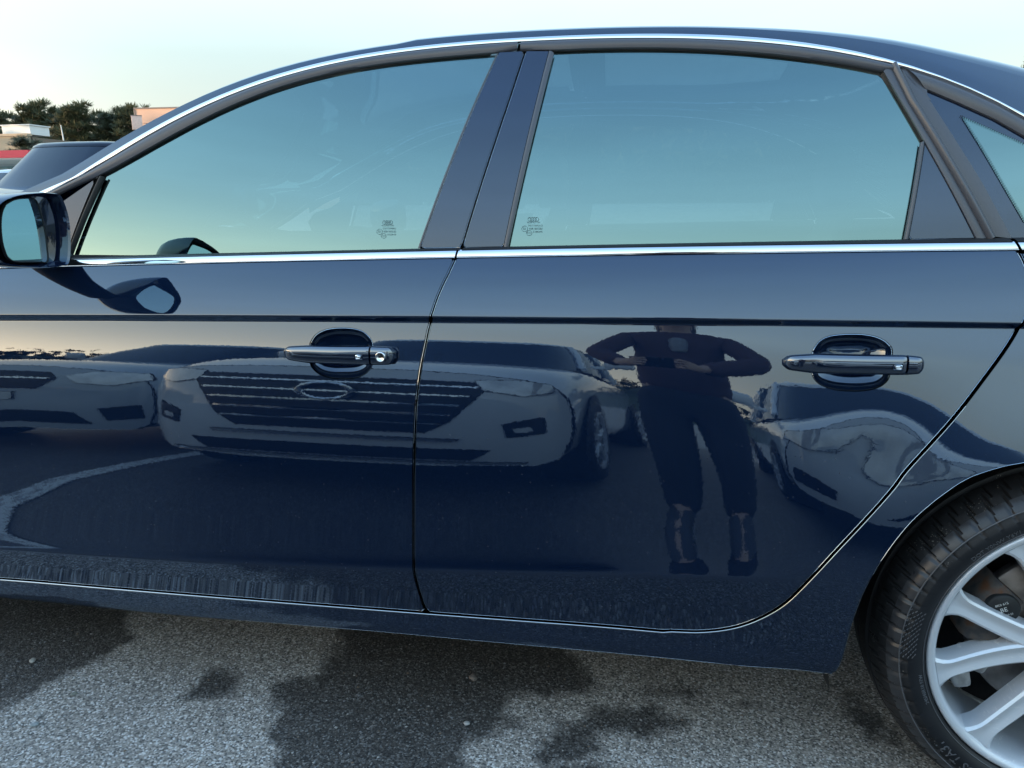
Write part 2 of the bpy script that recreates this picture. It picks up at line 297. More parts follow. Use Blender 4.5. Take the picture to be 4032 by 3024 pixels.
def catmull(p, k=6):
    p = np.asarray(p, float); P = np.vstack([2*p[0]-p[1], p, 2*p[-1]-p[-2]]); out = []
    for i in range(1, len(P)-2):
        for t in np.arange(k)/k:
            a, b, c, d = P[i-1:i+3]
            out.append(.5*((2*b)+(c-a)*t+(2*a-5*b+4*c-d)*t*t+(3*b-a-3*c+d)*t**3))
    out.append(p[-1]); return np.array(out)
def inside(poly, pts):
    poly = np.asarray(poly); x, y = pts[:, 0], pts[:, 1]; c = np.zeros(len(pts), bool); j = len(poly)-1
    for i in range(len(poly)):
        xi, yi = poly[i]; xj, yj = poly[j]
        if yi != yj:
            c ^= ((yi > y) != (yj > y)) & (x < (xj-xi)*(y-yi)/(yj-yi)+xi)
        j = i
    return c
def area(p):
    p = np.asarray(p); q = np.roll(p, -1, 0); return .5*np.sum(p[:, 0]*q[:, 1]-q[:, 0]*p[:, 1])
def offset(p, d):
    """move a closed ccw polygon inwards by d"""
    p = np.asarray(p, float); a = p-np.roll(p, 1, 0); b = np.roll(p, -1, 0)-p
    a /= np.linalg.norm(a, axis=1, keepdims=True)+1e-12; b /= np.linalg.norm(b, axis=1, keepdims=True)+1e-12
    na = np.stack([-a[:, 1], a[:, 0]], -1); nb = np.stack([-b[:, 1], b[:, 0]], -1)
    m_ = na+nb; l = np.linalg.norm(m_, axis=1, keepdims=True); m_ = m_/(l+1e-9)
    cosh = np.clip(np.sum(m_*na, axis=1, keepdims=True), .45, 1)
    return p+m_*d/cosh
SIDE_ROWS = np.unique(np.round(np.concatenate([np.arange(.20,.403,.014), np.arange(.403,.4215,.0016), np.arange(.4215,.845,.0125), np.arange(.845,.871,.0009), np.arange(.871,.99,.007)]), 5))
def panel(name, outline, f, mat, parent, holes=(), rows=None, dx=.03, bevel=.0016, thick=.014, off=0.0, step=.011, hole_depth=.004):
    """trimmed sheet of the surface y = f(x, z): smooth analytic normals, rounded edge and a return flange"""
    out = resample(outline, step=step, closed=True)
    if area(out) < 0: out = out[::-1]
    if rows is not None:      # give the edge a vertex at every lattice row so creases stay crisp up to the shut line
        cz = can_z(out[:, 0], out[:, 1]); new = []
        for i in range(len(out)):
            j = (i+1) % len(out); new.append(out[i]); a_, b_ = cz[i], cz[j]
            lv = rows[(rows > min(a_, b_)+2e-4) & (rows < max(a_, b_)-2e-4)]
            if a_ > b_: lv = lv[::-1]
            for c_ in lv: new.append(out[i]+(out[j]-out[i])*(c_-a_)/(b_-a_))
        out = np.array(new)
    ff = (lambda x, z: f(x, z)+off)
    if rows is not None:
        warp = lambda q: np.stack([q[:, 0]/dx, np.interp(can_z(q[:, 0], q[:, 1]), rows, np.arange(len(rows)))], -1)
    else:
        warp = lambda q: q/dx
    r0 = offset(out, bevel) if bevel else out
    hs = []
    for h in holes:
        h = resample(h, step=.004, closed=True)
        if area(h) < 0: h = h[::-1]
        hs.append((h, offset(h, -bevel)))
    x0, x1 = out[:, 0].min(), out[:, 0].max(); z0, z1 = out[:, 1].min(), out[:, 1].max()
    gx = np.arange(math.floor(x0/dx)*dx, x1+dx, dx)
    if rows is not None:
        # invert canonical height per column
        pts = []
        zz = np.linspace(z0-.01, z1+.01, 2400)
        for x in gx:
            cz = can_z(np.full_like(zz, x), zz)
            r_ = rows[(rows > cz[0]) & (rows < cz[-1])]
            z_ = np.interp(r_, cz, zz); pts.append(np.stack([np.full_like(z_, x), z_], -1))
        pts = np.vstack(pts)
    else:
        gz = np.arange(math.floor(z0/dx)*dx, z1+dx, dx)
        pts = np.array([(x, z) for x in gx for z in gz])
    wp = warp(pts); wr = warp(r0)
    ok = inside(wr, wp)
    def near(wpoly, w, lim):
        seg = np.roll(wpoly, -1, 0)-wpoly; L2 = (seg**2).sum(1)+1e-12; res = np.full(len(w), 1e9)
        for i in range(len(wpoly)):
            t = np.clip(((w-wpoly[i])@seg[i])/L2[i], 0, 1)
            res = np.minimum(res, np.linalg.norm(w-wpoly[i]-t[:, None]*seg[i], axis=1))
        return res < lim
    ok &= ~near(wr, wp, .22)
    for h, ho in hs:
        wh = warp(ho); ok &= ~inside(wh, wp); ok &= ~near(wh, wp, .22)
    pts = pts[ok]
    loops = [r0]+[ho for h, ho in hs]
    allp = np.vstack(loops+[pts]); wv = warp(allp)
    edges = []; s = 0
    for lp in loops:
        n = len(lp); edges += [(s+i, s+(i+1) % n) for i in range(n)]; s += n
    V, E_, F_, ov, oe, of = delaunay_2d_cdt([Vector(map(float, w)) for w in wv], edges, [], 0, 1e-7)
    idx = [o[0] if o else -1 for o in ov]
    tris = np.array([[idx[i] for i in t] for t in F_ if len(t) == 3 and all(idx[i] >= 0 for i in t)])
    cen = wv[tris].mean(1)
    keep = inside(wr, cen)
    for h, ho in hs: keep &= ~inside(warp(ho), cen)
    tris = tris[keep]
    y = ff(allp[:, 0], allp[:, 1])
    verts = np.stack([allp[:, 0], y, allp[:, 1]], -1); nrm = normal(ff, allp[:, 0], allp[:, 1])
    faces = []
    a = verts[tris]; cr_ = np.cross(a[:, 1]-a[:, 0], a[:, 2]-a[:, 0])[:, 1]
    for t, c_ in zip(tris, cr_): faces.append(tuple(t) if c_ < 0 else tuple(t[::-1]))
    verts = list(map(tuple, verts)); nrm = list(map(tuple, nrm))
    def skirt(r_in, r_out, start, inwards, depth):
        n = len(r_out)
        e = np.roll(r_out, -1, 0)-np.roll(r_out, 1, 0); e /= np.linalg.norm(e, axis=1, keepdims=True)+1e-12
        on = np.stack([e[:, 1], -e[:, 0]], -1)*(-1 if inwards else 1)
        yo = ff(r_out[:, 0], r_out[:, 1]); b0 = len(verts)
        for i in range(n):
            verts.append((r_out[i, 0], yo[i]+bevel, r_out[i, 1])); nrm.append((on[i, 0], -.15, on[i, 1]))
        for i in range(n):
            verts.append((r_out[i, 0], yo[i]+depth, r_out[i, 1])); nrm.append((on[i, 0], 0, on[i, 1]))
        for i in range(n):
            j = (i+1) % n
            for p, q in ((start, b0), (b0, b0+n)):
                fc = (p+i, p+j, q+j, q+i)
                faces.append(fc[::-1] if inwards else fc)
    if bevel:
        skirt(r0, out, 0, False, thick); s = len(r0)
        for h, ho in hs:
            skirt(ho, h, s, True, hole_depth); s += len(ho)
    nn = np.array(nrm); nn /= np.linalg.norm(nn, axis=1, keepdims=True)
    return mk(name, verts, faces, mat, parent, True, nn)
def loft2(name, A, B, fA, fB, mat, parent, off=0.0, bulge=.003, n=9, m=90, power=1.0, edge=.004):
    """convex strip between two edge curves that lie on the surface"""
    A = resample(A, n=m); B = resample(B, n=m)
    a3 = np.stack([A[:, 0], fA(A[:, 0], A[:, 1])-off, A[:, 1]], -1)
    b3 = np.stack([B[:, 0], fB(B[:, 0], B[:, 1])-off, B[:, 1]], -1)
    nr = normal(fA, A[:, 0], A[:, 1])
    vs = []; fs = []
    for i in range(m):
        vs.append(a3[i]-nr[i]*edge)
        for k in range(n):
            t = k/(n-1); vs.append(a3[i]*(1-t)+b3[i]*t+nr[i]*bulge*(math.sin(math.pi*t)**power))
        vs.append(b3[i]-nr[i]*edge)
    w = n+2
    for i in range(m-1):
        for k in range(w-1): fs.append((i*w+k, (i+1)*w+k, (i+1)*w+k+1, i*w+k+1))
    o = mk(name, vs, fs, mat, parent)
    bm = bmesh.new(); bm.from_mesh(o.data); bmesh.ops.recalc_face_normals(bm, faces=bm.faces)
    # orient outwards (-y)
    if sum(f_.normal.y*f_.calc_area() for f_ in bm.faces) > 0: bmesh.ops.reverse_faces(bm, faces=bm.faces)
    bm.to_mesh(o.data); bm.free(); autosmooth(o, 50)
    return o
_tc = {}
def text_mesh(s, size=1.0, ext=0.0, align='CENTER'):
    cu = bpy.data.curves.new('txt', 'FONT'); cu.body = s; cu.size = size; cu.align_x = align; cu.align_y = 'CENTER'; cu.extrude = ext; cu.resolution_u = 2
    o = bpy.data.objects.new('txt', cu); COL.objects.link(o)
    dg = bpy.context.evaluated_depsgraph_get(); dg.update()
    me = o.evaluated_get(dg).to_mesh()
    v = np.array([tuple(q.co) for q in me.vertices]).reshape(-1, 3); f = [tuple(p.vertices) for p in me.polygons]
    o.evaluated_get(dg).to_mesh_clear()
    bpy.data.objects.remove(o); bpy.data.curves.remove(cu)
    return v, f
def copy_tree(o, parent=None):
    c = o.copy(); COL.objects.link(c); c.parent = parent
    for ch in o.children: copy_tree(ch, c)
    return c

# ------------------------------------------------------------------ materials
class NT:
    def __init__(s, name):
        s.m = bpy.data.materials.new(name); s.m.use_nodes = True; s.t = s.m.node_tree
        s.b = s.t.nodes['Principled BSDF']; s.out = s.t.nodes['Material Output']
    def n(s, typ, **kw):
        q = s.t.nodes.new(typ)
        for k, v in kw.items():
            if k.startswith('i_'):
                key = k[2:].replace('_', ' '); q.inputs[int(key) if key.isdigit() else key].default_value = v
            else: setattr(q, k, v)
        return q
    def l(s, a, b): s.t.links.new(a, b)
    def set(s, **kw):
        for k, v in kw.items(): s.b.inputs[k.replace('_', ' ')].default_value = v
        return s
    def coord(s, kind='Object'): return s.n('ShaderNodeTexCoord').outputs[kind]
    def noise(s, scale, detail=4, vec=None, rough=.5, kind='Object'):
        q = s.n('ShaderNodeTexNoise'); q.inputs['Scale'].default_value = scale; q.inputs['Detail'].default_value = detail; q.inputs['Roughness'].default_value = rough
        s.l(vec if vec is not None else s.coord(kind), q.inputs['Vector']); return q.outputs['Fac']
    def ramp(s, fac, stops):
        q = s.n('ShaderNodeValToRGB'); e = q.color_ramp.elements
        e[0].position, e[0].color = stops[0][0], (*stops[0][1], 1); e[1].position, e[1].color = stops[-1][0], (*stops[-1][1], 1)
        for p, c in stops[1:-1]: x = e.new(p); x.color = (*c, 1)
        s.l(fac, q.inputs[0]); return q.outputs[0]
    def rng(s, fac, a, b, c, d):
        q = s.n('ShaderNodeMapRange'); q.inputs[1].default_value = a; q.inputs[2].default_value = b; q.inputs[3].default_value = c; q.inputs[4].default_value = d
        s.l(fac, q.inputs[0]); return q.outputs[0]
    def mix(s, fac, a, b, typ='MIX'):
        q = s.n('ShaderNodeMix', data_type='RGBA', blend_type=typ)
        for sock, v in ((q.inputs[0], fac), (q.inputs[6], a), (q.inputs[7], b)):
            if hasattr(v, 'links'): s.l(v, sock)
            else: sock.default_value = (*v, 1) if isinstance(v, tuple) and len(v) == 3 else v
        return q.outputs[2]
    def math(s, op, a, b=0.0):
        q = s.n('ShaderNodeMath', operation=op)
        for i, v in enumerate((a, b)):
            if hasattr(v, 'links'): s.l(v, q.inputs[i])
            else: q.inputs[i].default_value = v
        return q.outputs[0]
    def bump(s, h, strength=.1, dist=.01, to=None):
        q = s.n('ShaderNodeBump'); q.inputs['Strength'].default_value = strength; q.inputs['Distance'].default_value = dist
        s.l(h, q.inputs['Height'])
        for t in (to or ['Normal']): s.l(q.outputs[0], s.b.inputs[t])
        return q.outputs[0]
def plain(name, col, rough=.5, metal=0.0, var=.12, scale=18, spec=None, bump=0.0, **kw):
    q = NT(name); q.set(Roughness=rough, Metallic=metal)
    f = q.noise(scale, 5)
    a = tuple(max(0, c*(1-var)) for c in col); b = tuple(min(1, c*(1+var)) for c in col)
    q.l(q.ramp(f, [(.3, a), (.7, b)]), q.b.inputs['Base Color'])
    q.l(q.rng(f, .3, .7, max(0, rough*.9), min(1, rough*1.12)), q.b.inputs['Roughness'])
    if spec is not None: q.b.inputs['Specular IOR Level'].default_value = spec
    if bump: q.bump(q.noise(scale*12, 3), bump, .002)
    for k, v in kw.items(): q.b.inputs[k.replace('_', ' ')].default_value = v
    return q.m
def car_paint(name, col, ior=2.3, tint=(.86, .93, 1.0), dust=0.0, rough=.0):
    """deep lacquer: dark body colour under a strong clear reflection, fine flake, orange peel, road dust"""
    q = NT(name)
    fl = q.n('ShaderNodeTexVoronoi', i_Scale=2200.0); q.l(q.coord(), fl.inputs['Vector'])
    base = q.mix(fl.outputs['Distance'], tuple(c*1.5 for c in col), tuple(c*.7 for c in col))
    q.l(base, q.b.inputs['Base Color']); q.set(Roughness=.5, Metallic=0.0); q.b.inputs['Specular IOR Level'].default_value = 0.0
    bp = q.n('ShaderNodeBump', i_Strength=.020, i_Distance=.0006); q.l(q.noise(190, 2), bp.inputs['Height'])
    g = q.n('ShaderNodeBsdfGlossy', i_Roughness=rough); g.inputs['Color'].default_value = (*tint, 1); q.l(bp.outputs[0], g.inputs['Normal'])
    fr = q.n('ShaderNodeFresnel', i_IOR=ior); q.l(bp.outputs[0], fr.inputs['Normal'])
    mx = q.n('ShaderNodeMixShader'); q.l(fr.outputs[0], mx.inputs[0]); q.l(q.b.outputs[0], mx.inputs[1]); q.l(g.outputs[0], mx.inputs[2])
    last = mx.outputs[0]
    if dust:
        co = q.coord(); mpn = q.n('ShaderNodeMapping', i_Scale=(60.0, 60.0, 7.0)); q.l(co, mpn.inputs[0])
        streak = q.rng(q.noise(1.0, 5, mpn.outputs[0], .6), .55, .78, 0, 1)
        sx = q.n('ShaderNodeSeparateXYZ'); q.l(co, sx.inputs[0])
        low = q.rng(sx.outputs['Z'], .22, .47, 1, 0)
        sp = q.n('ShaderNodeTexVoronoi', i_Scale=130.0); q.l(co, sp.inputs['Vector'])
        sc = q.n('ShaderNodeSeparateColor'); q.l(sp.outputs['Color'], sc.inputs[0])
        speck = q.math('MULTIPLY', q.math('LESS_THAN', sp.outputs['Distance'], .13), q.math('GREATER_THAN', sc.outputs[0], .90))
        speck = q.math('MULTIPLY', speck, q.rng(sx.outputs['Z'], .35, .75, .55, .06))
        film = q.math('MULTIPLY', q.math('ADD', q.math('MULTIPLY', q.math('MULTIPLY', streak, q.rng(q.noise(3.0, 3), .4, .7, 0, 1)), .13), .012), low)
        f_ = q.math('MULTIPLY', q.math('MAXIMUM', film, speck), dust)
        d = q.n('ShaderNodeBsdfDiffuse'); d.inputs['Color'].default_value = (.20, .185, .17, 1)
        m2 = q.n('ShaderNodeMixShader'); q.l(f_, m2.inputs[0]); q.l(last, m2.inputs[1]); q.l(d.outputs[0], m2.inputs[2]); last = m2.outputs[0]
    q.l(last, q.out.inputs['Surface'])
    return q.m
def glass_film(name, refl=(.51,.77,.75), amount=.315, trans=(.16,.20,.20)):
    """mirror-coated privacy glass: strong tinted reflection over a dark pane"""
    q = NT(name); g = q.n('ShaderNodeBsdfGlossy', i_Roughness=.0); g.inputs['Color'].default_value = (*refl, 1)
    t = q.n('ShaderNodeBsdfTransparent'); t.inputs['Color'].default_value = (*trans, 1)
    fr = q.n('ShaderNodeFresnel', i_IOR=1.5)
    fac = q.math('ADD', q.math('MULTIPLY', fr.outputs[0], .8), amount); fac = q.math('MINIMUM', fac, 1.0)
    mx = q.n('ShaderNodeMixShader'); q.l(fac, mx.inputs[0]); q.l(t.outputs[0], mx.inputs[1]); q.l(g.outputs[0], mx.inputs[2])
    q.l(mx.outputs[0], q.out.inputs['Surface']); return q.m
M = {}
M['navy'] = car_paint('navy_paint', (.0030, .0095, .029), 2.18, (.76, .88, 1.0), dust=.8)
M['navy_boosted'] = car_paint('navy_boosted_paint', (.0030, .0090, .027), 2.9, (.90, .95, 1.0))  # same paint as the body, reflection raised to brighten the handles
M['glass'] = glass_film('film_glass')
M['far_glass'] = glass_film('far_glass', (.7, .8, .8), .04, (.48, .56, .56))
M['chrome'] = plain('chrome', (.82, .84, .87), .07, 1.0, var=.03)
M['satin'] = plain('satin_molding', (.070, .075, .090), .34, 0, var=.02, scale=6, Coat_Weight=.25, Coat_Roughness=.3)
M['rubber'] = plain('black_rubber', (.010, .011, .012), .55, 0, var=.2, scale=40)
M['gloss_black'] = car_paint('gloss_black', (.005, .009, .024), 1.95, (.72, .84, 1.0), rough=.03)
M['black'] = plain('black_gap', (.003, .003, .004), .9, 0)
M['dark'] = plain('dark_trim', (.014, .015, .017), .6, 0)

# ------------------------------------------------------------------ the navy sedan
car = empty('parked_sedan', (0, 0, 0), 0, 'dark navy blue sedan with silver window trim filling the picture', 'car')
def C_(n): return np.array(CUR[n], float)
gapB = catmull(C_('gapB'), 4); gapR = catmull(C_('gapR'), 4); arch = catmull(C_('arch'), 3)
HG = .0017
def shift(p, d):
    """offset an open polyline sideways by d"""
    p = np.asarray(p); t = np.gradient(p, axis=0); t /= np.linalg.norm(t, axis=1, keepdims=True); return p+np.stack([-t[:, 1], t[:, 0]], -1)*d
def belt_line(x0, x1, n=40, dz=0.0):
    x = np.linspace(x0, x1, n); return np.stack([x, z_belt(x)+dz], -1)
def seam_line(x0, x1, n=40, dz=0.0):
    x = np.linspace(x0, x1, n); return np.stack([x, np.interp(x, C_('seam')[:, 0], C_('seam')[:, 1])*0+z_seam(x)+dz], -1)
# door outlines ------------------------------------------------
xF = -1.455
def cut(p, zmax): return p[p[:, 1] < zmax]
bl = shift(gapB, -HG); br = shift(gapB, HG)
if bl[5, 0] > br[5, 0]: bl, br = br, bl
def trim_top(p):
    k = np.argmax(p[:, 1] < z_belt(p[:, 0])+.004); return p[k:]
bl, br = trim_top(bl), trim_top(br)
SEAM_UP = .0025
bl[-1, 1] = z_seam(bl[-1, 0])+SEAM_UP; br[-1, 1] = z_seam(br[-1, 0])+SEAM_UP
front = np.vstack([belt_line(xF+.012, bl[0, 0]-.001, dz=.004), bl, seam_line(bl[-1, 0]-.01, xF+.02, dz=SEAM_UP),
                   [(xF+.002, .34), (xF-.006, .45), (xF-.008, .6), (xF-.004, .75), (xF+.003, .86)]])
gr = trim_top(gapR)
gin = shift(gr, -HG); gout = shift(gr, HG)
if gin[20, 0] > gout[20, 0]: gin, gout = gout, gin
rear = np.vstack([belt_line(br[0, 0]+.001, gin[0, 0]-.001, dz=.004), gin, seam_line(gin[-1, 0]-.012, br[-1, 0]+.004, 16, dz=SEAM_UP), br[::-1][1:-1]])
def cup_poly(n, k=4):
    p = C_(n); p = np.vstack([p, p[:1]]); return catmull(p, k)[:-1]
cup1, cup2 = cup_poly('h1_cup'), cup_poly('h2_cup')
front_door = panel('front_door', front, side, M['navy'], car, holes=[cup1], rows=SIDE_ROWS)
rear_door = panel('rear_door', rear, side, M['navy'], car, holes=[cup2], rows=SIDE_ROWS)
# quarter panel with rocker sill (one pressing) --------------------
def arc(cx, cz, r, a0, a1, n): 
    a = np.radians(np.linspace(a0, a1, n)); return np.stack([cx+r*np.cos(a), cz+r*np.sin(a)], -1)
AR = .402
top_r = np.array([(.60, z_belt(.60)+.004), (.9, z_belt(.9)+.002), (1.25, .972), (1.55, .962), (1.72, .94)])
tail = np.array([(1.735, .85), (1.74, .6), (1.72, .36), (1.66, .27)])
rk0 = FWX+.42
rkb = C_('rockbot'); rb = np.linspace(arch[0, 0]-.004, rk0, 40); rb = np.stack([rb, np.interp(rb, rkb[:, 0], rkb[:, 1])], -1)
qp = np.vstack([seam_line(rk0, gout[-1, 0]-.01, 50, dz=-.0022), gout[::-1], [(gout[0, 0]+.012, z_belt(.57)+.004)], catmull(top_r, 6), catmull(tail, 4),
                arc(WX, .300, AR, -8, 88, 30), arch[::-1][1:], rb])
quarter = panel('quarter_panel', qp, side, M['navy'], car, rows=SIDE_ROWS)
# sill edge highlight, added as a bright metal strip up behind the rear door
lipc = np.vstack([seam_line(rk0+.02, gout[-1, 0]-.012, 60, dz=-.0030), gout[::-1][:46]+np.array([.0012, -.0012])])
lipc = resample(lipc, step=.008); lr = np.interp(np.arange(len(lipc)), [0, len(lipc)*.72, len(lipc)], [.0022, .0015, .0006])
tubeobj('sill_highlight', [(a, float(side(a, b))-.0004, b) for a, b in lipc], list(lr), plain('highlight_metal', (.55, .60, .64), .12, 1.0, var=.05), quarter, 8)
# front fender ------------------------------------------------------
fx = np.array([(xF-.010, z_belt(xF)+.004)])
fen = np.vstack([[(xF-.0025, .86), (xF-.0085, .75), (xF-.0125, .6), (xF-.0105, .45), (xF-.003, .30)], [(rk0, z_seam(rk0)+.003)],
                 arc(FWX, .32, .40, 0, 180, 44), [(FWX-.44, .24), (-2.75, .22), (-2.93, .30), (-2.96, .55), (-2.93, .68), (-2.75, .76)], [(-2.4, .835), (-2.1, .875), (-1.8, .908), (xF-.004, z_belt(xF)+.004)]])
fender = panel('front_fender', fen, side, M['navy'], car, rows=SIDE_ROWS)
# dark lining behind the shut lines
xs = np.linspace(-2.6, 1.5, 120); vs = []; fs = []
for x in xs:
    for z in np.linspace(.235, .955, 30): vs.append((x, float(side(x, z))+.022, z))
for i in range(119):
    for k in range(29): 
        xm = .5*(xs[i]+xs[i+1]); zm = .235+.72*(k+.5)/29
        if zm > np.interp(xm, [-2.6, -2.4, -2.1, -1.8, -1.5, -1.4], [.74, .79, .83, .865, .90, 1.0]): continue
        if math.hypot(xm-WX, zm-.30) < .41 or math.hypot(xm-FWX, zm-.32) < .41: continue
        if any(cp[:, 0].min()-.03 < xm < cp[:, 0].max()+.03 and cp[:, 1].min()-.025 < zm < cp[:, 1].max()+.025 for cp in (cup1, cup2)): continue
        fs.append((i*30+k, (i+1)*30+k, (i+1)*30+k+1, i*30+k+1))
mk('inner_shell', vs, fs, M['black'], car)

# belt chrome, sweep seal ----------------------------------------------
cbt, cbb = C_('cb_top'), C_('cb_bot')
def seg(cv, x0, x1, k=40):
    x = np.linspace(x0, x1, k); co = np.polyfit(cv[:, 0], cv[:, 1], 2); return np.stack([x, np.polyval(co, x)], -1)
def chrome_top(x, z): return side(x, z_belt(x))+.0040
def belt_chrome(parent, xa_t, xb_t, xa_b, xb_b):
    return loft2('belt_trim', seg(cbt, xa_t, xb_t), seg(cbb, xa_b, xb_b), chrome_top, lambda x, z: side(x, z)-.002, M['chrome'], parent, bulge=.0016, n=11, m=120, power=.8)
belt_chrome(front_door, xF+.004, -.3555, xF+.004, -.3585)
belt_chrome(rear_door, -.3515, .5470, -.3545, .5535)
belt_chrome(quarter, .5515, .88, .5580, .88)
belt_chrome(fender, -1.9, xF, -1.9, xF)
gb = C_('glass_bot')
def sweep_seal(parent, x0, x1): loft2('belt_seal', seg(gb, x0, x1), seg(cbt, x0, x1)+np.array([0, -.0005]), green, chrome_top, M['rubber'], parent, off=.002, bulge=.0015, n=5, m=80)
sweep_seal(front_door, xF+.03, -.350); sweep_seal(rear_door, -.346, .545); sweep_seal(quarter, .552, .86)

# roof-line chrome -------------------------------------------------------
ct, cb = C_('chr_top'), C_('chr_bot')
def ext(cv, dzs):   # continue the roof line down to the tail of the side glass
    return np.vstack([cv, cv[-1]+np.array(dzs)])
tail_pts = [(.05, -.032), (.11, -.075), (.17, -.122), (.225, -.168), (.26, -.198)]
ct = ext(ct, tail_pts); cb = ext(cb, tail_pts)
front_ext = np.array([(-1.36, 1.064), (-1.45, 1.010), (-1.55, .955)])
ct = np.vstack([front_ext[::-1]+np.array([0, .0]), ct]); cb = np.vstack([front_ext[::-1]+np.array([.015, -.008]), cb])
roof_trim = loft2('roof_trim', ct, cb, green, green, M['chrome'], car, off=.005, bulge=.0014, n=9, m=220)
def sub(cv, x0, x1, n=60):
    x = np.linspace(x0, x1, n); return np.stack([x, np.interp(x, cv[:, 0], cv[:, 1])], -1)
mf, gf, mr, gr_ = C_('mold_f'), C_('glass_f'), C_('mold_r'), C_('glass_r')
gBu = C_('gapBu')
mf_full = np.vstack([[(-1.36, 1.025), (-1.28, 1.068)], mf, [(-.2745, mf[-1, 1]+.004)]])
loft2('frame_molding', sub(cb, -1.36, -.2735), sub(mf_full, -1.36, -.2745), green, green, M['satin'], front_door, off=.001, bulge=.0055, n=9, m=140)
loft2('glass_seal', sub(mf, -1.18, -.324), sub(gf, -1.175, -.331), green, lambda x, z: green(x, z)+.006, M['rubber'], front_door, off=-.002, bulge=-.003, n=6, m=90)
mr_full = np.vstack([[(-.2685, mr[0, 1]+.003)], mr])
loft2('frame_molding', sub(cb, -.2675, .394), sub(mr_full, -.2685, .3756), green, green, M['satin'], rear_door, off=.001, bulge=.0055, n=9, m=120)
loft2('glass_seal', sub(mr, -.2142, .3756), sub(gr_, -.2138, .3694), green, lambda x, z: green(x, z)+.006, M['rubber'], rear_door, off=-.002, bulge=-.003, n=6, m=70)
# diagonal frame of the rear door
bead = C_('bead'); mq = C_('mold_q')
mrr = np.vstack([C_('mold_r_rear')[:, :]]); trr = C_('tri_r')
dl = np.vstack([mrr, trr[1:]]); 
bead_l = shift(bead, -.006); bead_r = shift(bead, .006)
if bead_l[0, 0] > bead_r[0, 0]: bead_l, bead_r = bead_r, bead_l
loft2('frame_upright', dl, bead_l, green, green, M['satin'], rear_door, off=.002, bulge=.0015, n=5, m=50)
loft2('edge_seal', bead_l, bead_r, green, green, M['satin'], rear_door, off=.003, bulge=.006, n=9, m=60)
grr = C_('glass_r_rear')
loft2('glass_seal', mrr, grr[:len(mrr)], green, lambda x, z: green(x, z)+.006, M['rubber'], rear_door, off=-.002, bulge=-.003, n=6, m=30)
# corner panel of the rear door
tl = C_('tri_l')
tri = np.vstack([tl[0], tl[1], trr[::-1][:-1]])
panel('corner_panel', tri, green, M['gloss_black'], rear_door, dx=.03, bevel=.001, thick=.006, off=.001)
tl_in = np.vstack([grr[3:5]])
loft2('glass_seal', tl_in, tl, green, green, M['satin'], rear_door, off=.0005, bulge=.003, n=6, m=24)
# B-pillar covers
pl, pr, grf, gfr = C_('pilf_l'), C_('pilr_r'), C_('glassr_front'), C_('glassfr_rear')
gl = gBu[1:]-np.array([.0019, 0]); gg = gBu[1:]+np.array([.0019, 0])
panel('pillar_cover', np.vstack([catmull(pl, 6), catmull(gl, 6)[::-1]]), green, M['gloss_black'], front_door, dx=.04, bevel=.001, thick=.010, off=-.0005)
panel('pillar_cover', np.vstack([catmull(gg, 6), catmull(pr, 6)[::-1]]), green, M['gloss_black'], rear_door, dx=.04, bevel=.001, thick=.010, off=-.0005)
loft2('pillar_lining', catmull(gBu, 6)-np.array([.02, 0]), catmull(gBu, 6)+np.array([.02, 0]), green, green, M['black'], front_door, off=-.012, bulge=0, n=3, m=30)
loft2('glass_seal', catmull(gfr, 6), catmull(pl, 6), green, green, M['satin'], front_door, off=.0008, bulge=.0012, n=5, m=30)
loft2('glass_seal', catmull(pr, 6), catmull(grf, 6), green, green, M['satin'], rear_door, off=.0008, bulge=.002, n=5, m=30)
# glass panes
gfro = C_('glassfront'); zb0 = gb[0, 1]
co_gb = np.polyfit(gb[:, 0], gb[:, 1], 2); GB = lambda x: np.polyval(co_gb, x)
fg = np.vstack([gf+np.array([0, .004]), catmull(gfr, 5)[1:]+np.array([.003, 0]), [(-.43, GB(-.43)-.006), (-.8, GB(-.8)-.006), (-1.215, GB(-1.215)-.006)], gfro[:1]])
gfo = lambda x, z: green(x, z)+.007
front_glass = panel('window_pane', fg, gfo, M['glass'], front_door, dx=.035, bevel=0)
rg = np.vstack([gr_+np.array([0, .004]), grr[1:4]+np.array([.003, 0]), [grr[4]+np.array([.002, -.006])], [(0, GB(0)-.006), (-.268, GB(-.268)-.006)], catmull(grf, 5)[::-1][1:]-np.array([.003, 0])])
rear_glass = panel('window_pane', rg, gfo, M['glass'], rear_door, dx=.035, bevel=0)
# mirror sail panel with its dark upright
sl = C_('sail')
sail = np.array([sl[0]+np.array([-.02, -.012]), sl[1], sl[2], sl[3], (sl[3, 0]-.02, sl[3, 1]-.002), (-1.36, .948), (-1.37, .99), (-1.34, 1.025)])
panel('mirror_sail', sail, green, M['satin'], front_door, dx=.03, bevel=.001, thick=.006, off=-.001)
up_l = np.array([sl[1]+np.array([.001, -.002]), sl[3]+np.array([.004, -.001])])
loft2('glass_upright', up_l, gfro, lambda x, z: green(x, z)-.004, lambda x, z: green(x, z)-.001, M['rubber'], front_door, bulge=.004, n=7, m=24)
